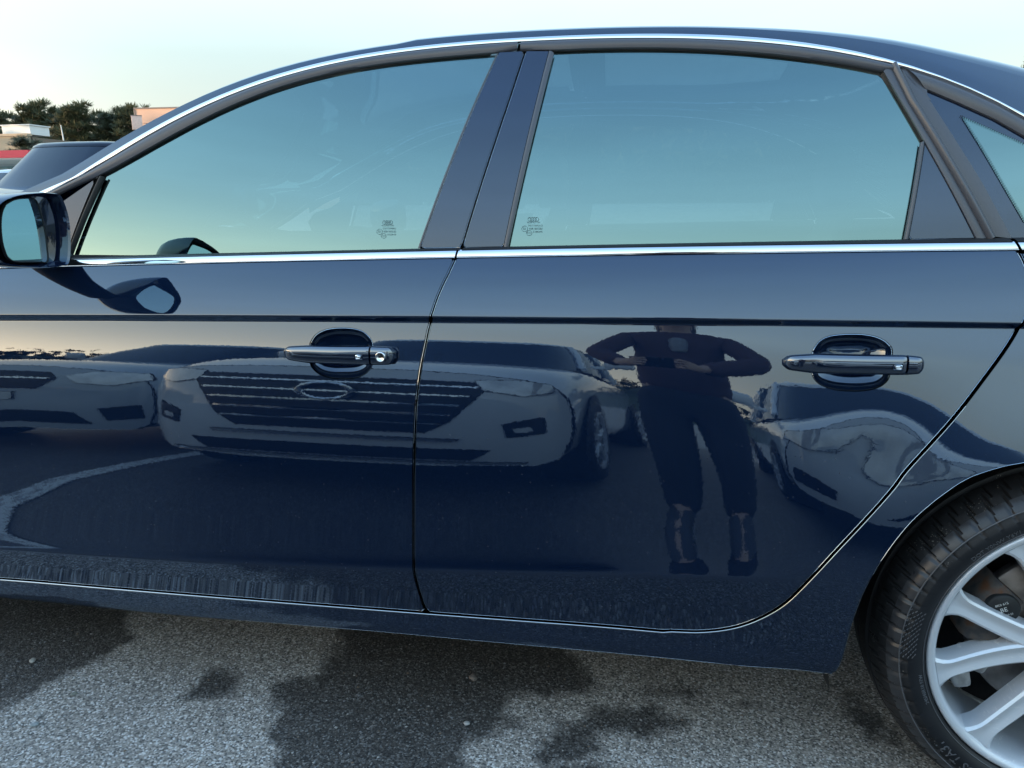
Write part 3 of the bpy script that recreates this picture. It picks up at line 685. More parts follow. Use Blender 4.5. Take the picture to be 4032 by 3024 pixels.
# quarter light: satin surround, black printed border, pane
qg = C_('q_glass'); qtail = qg[-1]+np.array([(.05, -.032), (.11, -.074), (.165, -.118)])
q_top = np.vstack([qg, qtail]); q_end = qtail[-1]
q_left = mq[::-1]
mol = np.vstack([sub(cb, .392, .80, 40), [(.80, GB(.80)), (.55, GB(.55))]])
bdr = np.vstack([mq[1:], [(.80, GB(.80)+.004)], q_end[None]+np.array([[0.0, 0]]), q_top[::-1]])
loft2('quarter_molding', sub(cb, .394, .795, 40), np.vstack([q_top]), green, green, M['satin'], quarter, off=.0015, bulge=.005, n=9, m=60)
loft2('quarter_molding', bead_r, mq, green, green, M['satin'], quarter, off=.001, bulge=.0012, n=5, m=50)
tri_q = np.vstack([[bead_r[0]], [cb[np.argmin(np.abs(cb[:, 0]-.40))]], [q_top[0]+np.array([.0, .002])], [mq[1]], [mq[0]]])
panel('quarter_molding', np.vstack([bead_r[0][None], sub(cb, bead_r[0, 0]+.004, .452, 5)-np.array([0, .001]), (q_top[0]+np.array([.016, .004]))[None], (q_top[0]+np.array([0, -.006]))[None], (mq[1]+np.array([.003, 0]))[None], bead_r[1][None]]), green, M['satin'], quarter, dx=.03, bevel=0, off=-.0006)
panel('quarter_border', bdr, gfo, M['gloss_black'], quarter, dx=.03, bevel=0, off=-.004)
qd, qdl = C_('q_dot'), C_('q_dotl')
pane = np.vstack([qdl[::-1][:-1]+np.array([0, 0]), qd, [(qd[-1, 0]+.06, qd[-1, 1]-.036), (qd[-1, 0]+.12, qd[-1, 1]-.08), (.76, GB(.76)+.03), (.60, GB(.6)+.022), (.575, GB(.575)+.018)]])
panel('quarter_pane', pane, gfo, M['glass'], quarter, dx=.03, bevel=0, off=-.0055)
# printed dot fringe of the border
bmd = bmesh.new()
for edge_, inward in ((resample(qdl, step=.0018), (1, .35)), (resample(qd, step=.0018), (-.35, -1))):
    for i, (x, z) in enumerate(edge_):
        for k in range(3):
            px, pz = x+inward[0]*.0014*(k+.3)+(.0007 if i % 2 else 0), z+inward[1]*.0014*(k+.3); rr = .00062*(1-.22*k)
            py = float(gfo(px, pz))-.0062
            bmd.faces.new([bmd.verts.new((px+rr*math.cos(a), py, pz+rr*math.sin(a))) for a in np.linspace(0, 2*math.pi, 7)[:-1]])
dots = frombm('dot_fringe', bmd, M['black'], quarter, fix=False); dots['kind'] = 'stuff'

# roof, pillars, screens: cross sections from one rail over to the other ------
rd = C_('ridge'); YC = .915
stx = np.concatenate([np.linspace(-1.55, -.95, 14), np.linspace(-.91, .62, 40), np.linspace(.66, .86, 6), np.linspace(.92, 1.30, 7)])
CS = [(0, 0), (.006, .0062), (.013, .012), (.022, .0172), (.034, .0222), (.055, .028), (.09, .0345), (.16, .043), (.28, .052), (.42, .057)]
def top_section(x):
    zc = float(np.interp(x, ct[:, 0], ct[:, 1])); y0 = float(green(x, zc))-.004
    if x < -.5: gap = .0105
    else: gap = float(np.interp(x, rd[:, 0], rd[:, 1]))-zc
    g0 = rd[-1, 1]-float(np.interp(rd[-1, 0], ct[:, 0], ct[:, 1]))
    if x > rd[-1, 0]: gap = float(np.interp(x, [rd[-1, 0], .86, 1.0, 1.15, 1.30], [g0, g0+.055, .095, .05, .006]))
    k = (.42+.50*float(sstep(.05, .6, x)))*(1-.75*float(sstep(-.78, -1.1, x)))*(1-.8*float(sstep(.8, 1.3, x)))
    pts = [(y0+gap*q*.85, zc+gap*(q**.85)) for q in (0, .25, .5, .75, 1.0)]
    yr, zr = pts[-1]; half = YC-yr
    for dy, dz in CS[1:]: pts.append((yr+dy*half/.62, zr+dz*k))
    pts.append((YC, zr+.060*k))
    return pts
rows_ = []
for x in stx:
    p = top_section(float(x)); full = p+[(2*YC-a, b) for a, b in p[:-1][::-1]]
    bow = -.02*float(sstep(-.80, -1.4, x))-.03*float(sstep(-.5, -.91, x))+.12*float(sstep(.45, .85, x))*(1-float(sstep(.9, 1.3, x))); n = len(full)
    rows_.append([(float(x)+bow*(1-abs(2*i/(n-1)-1)**2.2), a, b) for i, (a, b) in enumerate(full)])
nr_ = len(rows_[0]); i_f = 14; i_r = 14+40-1
def top_mesh(name, i0, i1, k0, k1, mat):
    vs = [v for r_ in rows_[i0:i1+1] for v in r_[k0:k1+1]]; w = k1-k0+1
    fs = [(i*w+k, (i+1)*w+k, (i+1)*w+k+1, i*w+k+1) for i in range(i1-i0) for k in range(w-1)]
    return orient(mk(name, vs, fs, mat, car), (0, 0, 1) if k1-k0 > 8 or k0 == 4 or k1 == nr_-5 else (0, -1 if k0 == 0 else 1, .3))
kp = 9
roof = top_mesh('roof', i_f, i_r, 4, nr_-5, M['navy'])
top_mesh('roof_rail', 0, len(rows_)-1, 0, 4, M['navy']); top_mesh('roof_rail', 0, len(rows_)-1, nr_-5, nr_-1, M['navy'])
top_mesh('front_pillar', 0, i_f, 4, kp-1, M['navy']); top_mesh('front_pillar', 0, i_f, nr_-kp, nr_-5, M['navy'])
top_mesh('rear_pillar', i_r, len(rows_)-1, 4, kp, M['navy']); top_mesh('rear_pillar', i_r, len(rows_)-1, nr_-kp-1, nr_-5, M['navy'])
top_mesh('windscreen', 0, i_f, kp-1, nr_-kp, M['glass']); top_mesh('rear_screen', i_r, len(rows_)-1, kp, nr_-kp-1, M['glass'])

# door handles ---------------------------------------------------------------
def handle(parent, gname, cup, mis, lock):
    g_ = C_(gname); upl = g_[:6]; lol = g_[[11, 10, 9, 8, 7, 6]]
    # recess bowl
    c0 = cup.mean(0); rings = [1.0, .985, .95, .88, .75, .55, .3, .0]; vs = []; n = len(cup)
    for s_ in rings[:-1]:
        p = c0+(cup-c0)*s_
        y = side(p[:, 0], p[:, 1])+.0035+.026*(1-s_**3.2)**.6
        vs += [(a, b_, c) for (a, c), b_ in zip(p, y)]
    vs.append((c0[0], float(side(*c0))+.0295, c0[1])); fs = []
    for r_ in range(len(rings)-2):
        for i in range(n):
            j = (i+1) % n; fs.append((r_*n+i, r_*n+j, (r_+1)*n+j, (r_+1)*n+i))
    b0 = (len(rings)-2)*n
    for i in range(n): fs.append((b0+i, b0+(i+1) % n, len(vs)-1))
    o = orient(mk('handle_recess', vs, fs, M['navy'], parent), (0, -1, 0))
    x0, x1 = g_[:, 0].min(), g_[:, 0].max(); xm = C_(mis)[0][0]
    def bar(name, xa, xb, ra, rb_):
        st = [xa]+[xa+ra*(1-math.cos(a)) for a in np.linspace(.25, math.pi/2, 7)]
        st += list(np.linspace(xa+ra, xb-rb_, 26))[1:-1]
        st += [xb-rb_*(1-math.sin(a)) for a in np.linspace(0.02, math.pi/2-.25, 7)]+[xb]
        vs = []; fs = []; K = 28
        for x in st:
            zt = np.interp(x, upl[:, 0], upl[:, 1]); zb_ = np.interp(x, lol[:, 0], lol[:, 1])
            e = 1.0
            if ra and x < xa+ra: e = math.sqrt(max(0, 1-((xa+ra-x)/ra)**2))
            if rb_ and x > xb-rb_: e = math.sqrt(max(0, 1-((x-xb+rb_)/rb_)**2))
            e = max(e, .02)
            zc = .5*(zt+zb_); hh = .5*(zt-zb_)*(.80+.20*e); ysf = float(side(x, zc)); t = (x-x0)/(x1-x0)
            back = -.004+.012*max(0, 1-((t-.42)/.33)**2)*0
            fr = .027*(.25+.75*e)*(1-.22*(2*t-1)**2)
            for k in range(K):
                a = 2*math.pi*k/K; ca, sa = math.cos(a), math.sin(a)
                sy = math.copysign(abs(ca)**.75, ca); sz = math.copysign(abs(sa)**.62, sa)
                yy = ysf-fr*.5*(1+sy)-.001 if sy > 0 else ysf-fr*.5-.001-sy*(fr*.5-.002)
                vs.append((x, yy, zc+hh*sz))
        for i in range(len(st)-1):
            for k in range(K): fs.append((i*K+k, i*K+(k+1) % K, (i+1)*K+(k+1) % K, (i+1)*K+k))
        fs.append(tuple(range(K))[::-1]); fs.append(tuple((len(st)-1)*K+k for k in range(K)))
        o = mk(name, vs, fs, M['navy_boosted'], parent); bm = bmesh.new(); bm.from_mesh(o.data); bmesh.ops.recalc_face_normals(bm, faces=bm.faces); bm.to_mesh(o.data); bm.free()
        return autosmooth(o, 60)
    bar('door_handle', x0, xm-.0007, .022, .0012); bar('handle_cap', xm+.0007, x1, .0012, .014)
    bx, bz = C_(mis)[1]; fy = float(side(bx, bz))-.0262
    bm = bmesh.new()
    for (w, h, dy, bv) in ((.0145, .0105, 0, .0035),):
        box(bm, (bx, fy-.0004, bz), (w, .0032, h), None, .003, 3)
    autosmooth(frombm('handle_button', bm, M['navy'], parent), 60)
    bm = bmesh.new(); box(bm, (bx, fy-.0022, bz), (.0085, .001, .0052), None, .002, 3)
    autosmooth(frombm('button_face', bm, M['chrome'], parent), 60)
    if lock:
        lx, lz = C_(mis)[2]; ly = float(side(lx, lz))-.0255
        lathe('lock_cylinder', [(.0, -.0005), (.0062, -.0005), (.0066, -.002), (.0088, -.0024), (.0094, -.001), (.0094, .006)], M['chrome'], parent, 28, (lx, ly, lz))
        bm = bmesh.new(); box(bm, (lx+.0005, ly-.0012, lz), (.0068, .0016, .0024)); frombm('key_slot', bm, M['black'], parent)
handle(front_door, 'h1_grip', cup1, 'h1_misc', True)
handle(rear_door, 'h2_grip', cup2, 'h2_misc', False)

# door mirror -----------------------------------------------------------------
MX = -1.08
mo = catmull(np.vstack([C_('mir_out'), C_('mir_out')[:1]]), 4)[:-1]; mg = catmull(np.vstack([C_('mir_glass'), C_('mir_glass')[:1]]), 4)[:-1]
mirror = bpy.data.objects.new('door_mirror', None)
def ring_mesh(name, rings, mat, parent, cap_first=False, cap_last=False):
    vs = [v for r_ in rings for v in r_]; n = len(rings[0]); fs = []
    for i in range(len(rings)-1):
        for k in range(n): fs.append((i*n+k, i*n+(k+1) % n, (i+1)*n+(k+1) % n, (i+1)*n+k))
    if cap_first: fs.append(tuple(range(n))[::-1])
    if cap_last: fs.append(tuple((len(rings)-1)*n+k for k in range(n)))
    o = mk(name, vs, fs, mat, parent); bm = bmesh.new(); bm.from_mesh(o.data); bmesh.ops.recalc_face_normals(bm, faces=bm.faces)
    cn_ = sum((v.co for v in bm.verts), Vector())/max(1, len(bm.verts))
    if sum((f_.calc_center_median()-cn_).dot(f_.normal)*f_.calc_area() for f_ in bm.faces) < 0: bmesh.ops.reverse_faces(bm, faces=bm.faces)
    bm.to_mesh(o.data); bm.free()
    return autosmooth(o, 45)
mc = mo.mean(0)
def mring(poly, s_, x, dy=0.0, dz=0.0): 
    p = mc+(poly-mc)*s_; return [(x+ .10*(a-mc[0]), a+dy, b+dz) for a, b in p]
shell = [mring(mo, .955, MX+.004), mring(mo, .985, MX+.0075), mring(mo, 1.0, MX+.004), mring(mo, 1.012, MX-.02), mring(mo, 1.0, MX-.045), mring(mo, .94, MX-.075), mring(mo, .82, MX-.100), mring(mo, .60, MX-.118), mring(mo, .25, MX-.127)]
mh = ring_mesh('door_mirror', shell, M['navy'], car, cap_last=True)
orient(ring_mesh('mirror_shroud', [mring(mo, .955, MX+.004), mring(mo, .93, MX-.004), mring(mo, .90, MX-.018), mring(mo, .5, MX-.03)], M['gloss_black'], mh, cap_last=True), (1, 0, 0))
gc_ = mg.mean(0); GN = Vector((.965, .20, .06)).normalized()
def gpt(a, b, d=0.0):
    # mirror pane plane through (MX-.012, centre), normal GN
    x = MX-.008 - (GN.y*(a-gc_[0])+GN.z*(b-gc_[1]))/GN.x*.55
    return (x+d, a, b)
GN2 = Vector((1, GN.y/GN.x*.55, GN.z/GN.x*.55)).normalized()
ring_mesh('mirror_rim', [[gpt(*(gc_+(p-gc_)*1.035), -.004) for p in mg], [gpt(*(gc_+(p-gc_)*1.03), .0012) for p in mg], [gpt(*p, .0012) for p in mg], [gpt(*p, -.001) for p in mg]], M['rubber'], mh)
vsg = [gpt(*p) for p in mg]; mk('mirror_glass', vsg, [tuple(range(len(vsg)))], plain('mirror_glass', (.62, .80, .86), .012, 1.0, var=.01), mh, False)
sgn = [mring(mo, 1.003, MX-.012), mring(mo, 1.018, MX-.018), mring(mo, 1.018, MX-.026), mring(mo, 1.006, MX-.032)]
# indicator strip on the outer edge of the housing
k_out = [i for i, p in enumerate(mo) if p[0] < mc[0]-.045 and p[1] < mc[1]-.004 and p[1] > mc[1]-.022]
if len(k_out) > 2:
    vs = []; fs = []
    for s_, x in ((1.0, MX+.000), (1.03, MX-.006), (1.03, MX-.04), (1.0, MX-.05)):
        for i in k_out: p = mc+(mo[i]-mc)*s_; vs.append((x+.10*(p[0]-mc[0]), p[0], p[1]))
    n = len(k_out)
    for r_ in range(3):
        for i in range(n-1): fs.append((r_*n+i, r_*n+i+1, (r_+1)*n+i+1, (r_+1)*n+i))
    mk('indicator_lens', vs, fs, plain('clear_lens', (.75, .72, .70), .1, 0, var=.05, Coat_Weight=1.0), mh)
# mirror foot on the door
ft = []
for t, (x, y, z, rx, rz_) in enumerate([(MX-.060, mc[0]+.055, .962, .030, .014), (MX-.075, .00, .956, .034, .013), (MX-.105, .055, .952, .045, .013), (MX-.14, .11, .955, .065, .018)]):
    ft.append([(x+rx*math.cos(a), y, z+rz_*math.sin(a)) for a in np.linspace(0, 2*math.pi, 17)[:-1]])
ring_mesh('mirror_foot', ft, M['dark'], mh, True, True)

# hood, boot, bumpers, floor --------------------------------------------------
def sheet(name, rows, mat):
    n = len(rows[0]); vs = [v for r_ in rows for v in r_]
    fs = [(i*n+k, (i+1)*n+k, (i+1)*n+k+1, i*n+k+1) for i in range(len(rows)-1) for k in range(n-1)]
    return orient(mk(name, vs, fs, mat, car), (-1, 0, 0) if name == 'front_bumper' else ((1, 0, 0) if name == 'rear_bumper' else (0, 0, 1)))
tp = np.array([(-2.93, .68), (-2.75, .76), (-2.4, .835), (-2.1, .875), (-1.8, .908), (-1.5, .938)])
hood = []
for x in np.linspace(-2.93, -1.42, 26):
    z = np.interp(x, tp[:, 0], tp[:, 1]); y = float(side(x, z))+.004
    hood.append([(x-.10*math.sin(math.pi*t)*(1 if x < -2.5 else .4), y+(2*YC-2*y)*t, z+.002+.055*abs(math.sin(math.pi*t))**.8) for t in np.linspace(0, 1, 23)])
sheet('bonnet', hood, M['navy'])
bt = []
for x in np.linspace(1.12, 1.72, 14):
    z = np.interp(x, [1.1, 1.25, 1.55, 1.72], [.978, .980, .970, .943]); y = float(side(x, min(z, .94)))+.02
    bt.append([(x+.10*math.sin(math.pi*t)*(1 if x > 1.5 else .2), y+(2*YC-2*y)*t, z+.02*abs(math.sin(math.pi*t))**.6) for t in np.linspace(0, 1, 23)])
sheet('boot_lid', bt, M['navy'])
def endcap(name, x, z0, z1, sgn, mat):
    rows = []
    for z in np.linspace(z0, z1, 12):
        y = float(side(x, min(max(z, .25), .93)))+.004
        rows.append([(x+sgn*(.10*abs(math.sin(math.pi*t))**.6-.03*((z-.5)/.3)**2+.03), y+(2*YC-2*y)*t, z) for t in np.linspace(0, 1, 23)])
    return sheet(name, rows, mat)
endcap('front_bumper', -2.94, .22, .70, -1, M['navy']); endcap('rear_bumper', 1.70, .25, .95, 1, M['navy'])
bm = bmesh.new(); box(bm, (-.68, YC, .235), (1.95, 1.66, .05)); box(bm, (-2.5, YC, .3), (.5, 1.5, .1)); box(bm, (1.35, YC, .32), (.5, 1.45, .12)); frombm('floor_pan', bm, M['dark'], car)
for wx, cz in ((WX, .30), (FWX, .32)):
    vs = []; fs = []; A_ = np.radians(np.linspace(-12, 192, 40))
    for a in A_:
        for y, r_ in ((.012, .398), (.05, .40), (.34, .40), (.345, .05)): vs.append((wx+r_*math.cos(a), y, cz+r_*math.sin(a)))
    for i in range(39):
        for k in range(3): fs.append((i*4+k, (i+1)*4+k, (i+1)*4+k+1, i*4+k+1))
    mk('wheel_arch_liner', vs, fs, M['dark'], car)

# cabin ----------------------------------------------------------------------------
M['leather'] = plain('leather', (.06, .056, .052), .45, 0, var=.15, scale=30)
M['cabin_grey'] = plain('cabin_grey', (.16, .155, .15), .7, 0)
def seat(y, x, rear_=False):
    rows = []
    for (cx, cz, w, th) in [(x-.50, .46, .25, .10), (x-.25, .47, .26, .12), (x-.02, .50, .26, .12), (x+.08, .72, .25, .10), (x+.15, .92, .23, .085), (x+.19, 1.02, .17, .06)]:
        rows.append([(cx+th*.5*math.cos(a), y+w*math.copysign(abs(math.sin(a))**.6, math.sin(a)), cz+th*.6*math.cos(a)*(.3)) for a in np.linspace(0, 2*math.pi, 21)[:-1]])
    o = ring_mesh('seat', rows, M['leather'], car, True, True)
    h = []
    for (cz, w, th) in [(1.04, .10, .07), (1.07, .135, .09), (1.13, .14, .10), (1.19, .13, .085), (1.215, .09, .05)]:
        h.append([(x+.17+th*.5*math.cos(a), y+w*math.copysign(abs(math.sin(a))**.6, math.sin(a)), cz) for a in np.linspace(0, 2*math.pi, 21)[:-1]])
    ring_mesh('headrest', h, M['leather'], o, True, True)
seat(.52, -.52); seat(1.30, -.52); seat(.50, .35); seat(1.32, .35)
bm = bmesh.new(); box(bm, (-1.28, YC, .84), (.42, 1.36, .22), None, .06, 3); autosmooth(frombm('dashboard', bm, M['dark'], car), 60)
bm = bmesh.new(); cw = Vector((-.98, .52, .86)); tl_ = Matrix.Rotation(R(-22), 4, 'Y')
tube(bm, [cw+(tl_ @ Vector((0, .185*math.cos(a), .185*math.sin(a)))) for a in np.linspace(0, 2*math.pi, 33)], .014, 8, False); box(bm, cw, (.03, .10, .09), None, .02, 2); box(bm, cw, (.02, .34, .03))
autosmooth(frombm('steering_wheel', bm, M['dark'], car), 60)
bm = bmesh.new(); box(bm, (-.86, YC, 1.235), (.03, .24, .065), Matrix.Rotation(R(12), 4, 'Y'), .012, 2); box(bm, (-.89, YC, 1.28), (.02, .03, .06)); autosmooth(frombm('cabin_mirror', bm, M['dark'], car), 60)

# wheels ------------------------------------------------------------------------------
q = NT('tyre_rubber'); q.set(Roughness=.62)
vd = q.n('ShaderNodeTexVoronoi', i_Scale=260.0); q.l(q.coord(), vd.inputs['Vector'])
grit = q.math('MULTIPLY', q.math('LESS_THAN', vd.outputs['Distance'], .20), q.math('GREATER_THAN', q.noise(16, 4), .60))
q.l(q.mix(grit, q.ramp(q.noise(22, 6), [(.3, (.009, .009, .010)), (.7, (.022, .022, .024))]), (.24, .22, .19)), q.b.inputs['Base Color'])
q.bump(q.noise(420, 3), .12, .001)
M['tyre'] = q.m
M['sidewall'] = plain('sidewall_rubber', (.013, .014, .017), .42, 0, var=.25, scale=12, bump=.03)
M['letters'] = plain('letter_rubber', (.115, .12, .13), .30, 0)
q = NT('wheel_silver'); q.set(Metallic=.25, Roughness=.32, Coat_Weight=.7, Coat_Roughness=.06)
sv = q.n('ShaderNodeMapping', i_Scale=(14, 14, 90)); q.l(q.coord(), sv.inputs[0]); scr = q.noise(3, 8, sv.outputs[0], .7)
wear = q.math('MULTIPLY', q.rng(scr, .56, .66, 0, 1), q.rng(q.noise(7, 3), .55, .62, 0, 1))
q.l(q.mix(wear, (.70, .735, .78), (.90, .91, .92)), q.b.inputs['Base Color']); q.l(q.rng(wear, 0, 1, .28, .5), q.b.inputs['Roughness'])
M['alloy'] = q.m
M['disc'] = plain('brake_disc', (.22, .20, .19), .4, .8, var=.25, scale=50)
q = NT('rusty_iron'); q.set(Roughness=.75, Metallic=.2)
q.l(q.ramp(q.noise(40, 6), [(.35, (.05, .05, .055)), (.52, (.10, .085, .075)), (.68, (.13, .055, .025))]), q.b.inputs['Base Color']); M['rust'] = q.m
M['alu'] = plain('cast_alloy', (.38, .38, .38), .6, .5, var=.3, scale=60, bump=.1)
wheel = bpy.data.objects.new('wheel', None); wheel.location = (WX, .012, WZ); link(wheel, car)
NB = 66
def tread(i, a, k, r, y):
    ph = (a*NB/(2*math.pi)+.9*max(0, y-.01)*18) % 1.0
    if 5 <= i <= 9 and ph < .14: return r-.0065*(1 if i > 5 else .6), y+(.0012 if i == 5 else 0)
    return r, y
prof = [(.2395, .016), (.243, .008), (.250, .002), (.262, -.003), (.274, -.0035), (.2835, .0015), (.2905, .0085), (.2985, .019), (.3065, .033), (.3125, .050), (.3145, .066), (.3085, .068), (.3085, .078), (.3165, .080), (.3185, .118), (.3105, .120), (.3105, .132), (.3185, .134), (.3165, .172), (.3085, .174), (.3085, .184), (.3145, .186), (.3065, .219), (.2905, .243), (.262, .252), (.2395, .235)]
o = lathe('tyre', [(r+.0035 if r > .285 else r, y) for r, y in prof], M['tyre'], wheel, NB*10, fn=tread); autosmooth(o, 40); o.data.materials.append(M['sidewall']); o.data.materials.append(plain('shiny_rubber', (.045, .046, .050), .30, 0, var=.3, scale=40))  # shoulder band is lighter and shinier than the rest of the tyre
nn_ = len(prof)
o.data.polygons.foreach_set('material_index', [1 if (p.index % (nn_-1)) < 4 else (2 if (p.index % (nn_-1)) in (5, 6) else 0) for p in o.data.polygons])
for rr_, w in ((.2865, .0009), (.2475, .0007)):
    yb_ = -.0015 if rr_ > .28 else .0035
    lathe('tyre_rib', [(rr_-w, yb_+.0006), (rr_-w*.5, yb_-.001), (rr_+w*.5, yb_-.001), (rr_+w, yb_+.0008)], M['letters'], wheel, 200)
lathe('rim', [(.2385, .020), (.2405, .014), (.2400, .0085), (.2375, .0065), (.2330, .0070), (.2290, .0095), (.2245, .0150), (.2215, .024), (.2190, .045), (.214, .075), (.212, .16), (.222, .20), (.236, .21)], M['alloy'], wheel, 160)
def spoke(a_rim, a_hub):
    st = []
    for t in np.linspace(0, 1, 17):
        r_ = .2235*(1-t)+.052*t; a = a_rim+(a_hub-a_rim)*(t**1.35)
        w = .0165+.015*max(0, 1-t/.18)**2+.003*t; yf = .0135+.016*math.sin(math.pi*min(1, t*.62))-.004*t
        c, s_ = math.cos(a), math.sin(a); d_ = math.cos(a), math.sin(a); ta = (-s_, c)
        sec = [(-w*.92, .040), (-w, .012), (-w*.93, .0035), (-w*.70, 0.0), (-w*.25, .0025), (0, .0034), (w*.25, .0025), (w*.70, 0), (w*.93, .0035), (w, .012), (w*.92, .040)]
        st.append([(r_*c+ta[0]*u, yf+v, r_*s_+ta[1]*u) for u, v in sec])
    return ring_mesh('spoke', st, M['alloy'], wheel, True, True)
for kq in range(5):
    base = R(176.5+72*kq)
    for sg in (-1, 1): autosmooth(spoke(base+sg*R(17.5), base+sg*R(8.0)), 38)
lathe('hub', [(0, .016), (.030, .016), (.033, .019), (.045, .020), (.066, .024), (.074, .034), (.076, .06)], M['alloy'], wheel, 64)
for kq in range(5):
    a = R(20+72*kq); lathe('wheel_bolt', [(0, .018), (.008, .018), (.009, .021), (.009, .04)], M['disc'], wheel, 12, (.054*math.cos(a), 0, .054*math.sin(a)))
lathe('brake_disc', [(.03, .085), (.148, .085), (.15, .088), (.15, .105), (.03, .108)], M['disc'], wheel, 90)
lathe('barrel_back', [(.03, .15), (.21, .17)], M['black'], wheel, 48)
# caliper on the leading side of the disc
cal = []
for a in np.linspace(R(140), R(182), 9):
    e = max(0.0, math.sin(math.pi*(a-R(140))/R(42)))**.5
    cal.append([(math.cos(a)*r_, y, math.sin(a)*r_) for r_, y in ((.105, .078), (.105, .060), (.118, .052-.004*e), (.150, .052-.006*e), (.163, .058), (.168, .075), (.168, .12), (.105, .12))])
ring_mesh('brake_caliper', cal, M['rust'], wheel, True, True)
bm = bmesh.new(); box(bm, (-.150, .060, -.045), (.055, .03, .032), Matrix.Rotation(R(25), 4, 'Y'), .008, 2); box(bm, (-.165, .062, -.075), (.03, .03, .05), Matrix.Rotation(R(-15), 4, 'Y'), .008, 2)
autosmooth(frombm('caliper_bracket', bm, M['alu'], wheel), 50)
lathe('caliper_plug', [(0, -.004), (.024, -.004), (.027, -.001), (.027, .02)], M['rubber'], wheel, 32, (math.cos(R(153))*.132, .046, math.sin(R(153))*.132))
def flat_text(name, s, size, mat, parent, place, ext=0.0):
    v, f = text_mesh(s, size, ext)
    return mk(name, [place(p) for p in v], f, mat, parent, False)
cc = (math.cos(R(153))*.132, .0415, math.sin(R(153))*.132)
M['white_print'] = plain('white_print', (.6, .6, .58), .6, 0)
for s, sz, dz in (('BE', .011, 0), ('8K0 615', .0062, .0105), ('GEP 139-23', .0048, -.0105)):
    ca, sa = math.cos(R(25)), math.sin(R(25))
    flat_text('caliper_text', s, sz, M['white_print'], wheel, lambda p, dz=dz: (cc[0]+p[0]*ca-(p[1]+dz)*sa, cc[1], cc[2]+p[0]*sa+(p[1]+dz)*ca))
def ring_text(s, size, radius, a_mid, flip=False, depth=.0012):
    """raised letters bent round the side wall; read from outside, tops outwards"""
    v, f = text_mesh(s, size, depth)
    def pl(p):
        rr = radius+p[1]
        a = a_mid - p[0]/radius
        yy = np.interp(rr, [.243, .250, .262, .274, .2835, .2905], [.008, .002, -.003, -.0035, .0015, .0085])
        return (math.cos(a)*rr, yy-.0002-p[2]*.6, math.sin(a)*rr)
    return mk('tyre_lettering', [pl(p) for p in v], f, M['letters'], wheel, False)
ring_text('245/40R18', .0155, .2735, R(108)); ring_text('TREADWEAR 420', .0062, .2830, R(112))
ring_text('DOT Y0NW Y6Y1', .0110, .2550, R(130)); ring_text('SOLUS TA31', .0225, .2700, R(233)); ring_text('245/40R18 97W', .0085, .2535, R(198))
# tread-side dimple field on the side wall
bm = bmesh.new()
for i in range(9):
    for k in range(7):
        a = R(166+i*2.1+(1.0 if k % 2 else 0)); r_ = .2625+k*.0034
        yy = np.interp(r_, [.262, .274, .2835, .2905], [-.003, -.0035, .0015, .0085])
        box(bm, (math.cos(a)*r_, yy, math.sin(a)*r_), (.0012, .0016, .0042), Matrix.Rotation(-a+.5, 4, 'Y'))
frombm('side_wall_ridges', bm, M['letters'], wheel)['kind'] = 'stuff'
fwheel = copy_tree(wheel, car); fwheel.location = (FWX, .015, WZ)

# etched marks in the corners of the panes
M['etch'] = plain('etched_mark', (.14, .24, .24), .6, 0)
def glass_mark(parent, x0, z0, lines, sc=1.0):
    def pl(p, dx, dz):
        x, z = x0+(p[0]+dx)*sc, z0+(p[1]+dz)*sc; return (x, float(gfo(x, z))-.0012, z)
    for k in range(4):   # four linked rings
        v = []; f = []
        for i, a in enumerate(np.linspace(0, 2*math.pi, 17)[:-1]):
            for r_ in (.0030, .0037): v.append(pl((r_*math.cos(a), r_*math.sin(a)), -.0070+.0043*k-.0, .0155))
        for i in range(16): j = (i+1) % 16; f.append((2*i, 2*j, 2*j+1, 2*i+1))
        mk('etched_mark', v, f, M['etch'], parent, False)
    for cx, cz_, r_ in ((-.0155, -.001, .0052), (-.007, -.0085, .0046)):
        v = []; f = []
        for i, a in enumerate(np.linspace(0, 2*math.pi, 19)[:-1]):
            for rr_ in (r_, r_+.0006): v.append(pl((rr_*math.cos(a), rr_*math.sin(a)*.9), cx, cz_))
        for i in range(18): j = (i+1) % 18; f.append((2*i, 2*j, 2*j+1, 2*i+1))
        mk('etched_mark', v, f, M['etch'], parent, False)
    for s, sz, dx, dz in lines:
        v, f = text_mesh(s, sz); mk('etched_mark', [pl(p, dx, dz) for p in v], f, M['etch'], parent, False)
L1 = [('PILKINGTON', .0040, 0, .0100), ('DOT176M2AS2', .0040, .0035, .0045), ('43R-001582', .0050, .0045, -.0010), ('E 000199', .0044, .0085, -.0065), ('E1', .0055, -.0155, -.001), ('CCC', .0040, -.007, -.0085)]
glass_mark(front_door, -.497, 1.003, L1); glass_mark(rear_door, -.222, 1.008, L1)

# the far side of the car repeats the near one
def mirrored(o, parent, top=False):
    c = o.copy(); COL.objects.link(c); c.parent = parent
    if o.type == 'MESH' and o.data.materials and o.data.materials[0] == M['glass']:
        c.data = o.data.copy(); c.data.materials[0] = M['far_glass']
    if top:
        c.matrix_basis = Matrix.Translation((0, 2*YC, 0)) @ Matrix.Diagonal((1, -1, 1, 1)) @ o.matrix_basis
    for ch in o.children: 
        if ch.name.split('.')[0] not in ('etched_mark', 'tyre_lettering', 'tyre_rib', 'caliper_text', 'side_wall_ridges', 'key_slot', 'dot_fringe'): mirrored(ch, c)
for o in [front_door, rear_door, quarter, fender, roof_trim, mh, wheel, fwheel]+[c for c in car.children if c.name.startswith(('wheel_arch_liner', 'inner_shell'))]:
    mirrored(o, car, True)

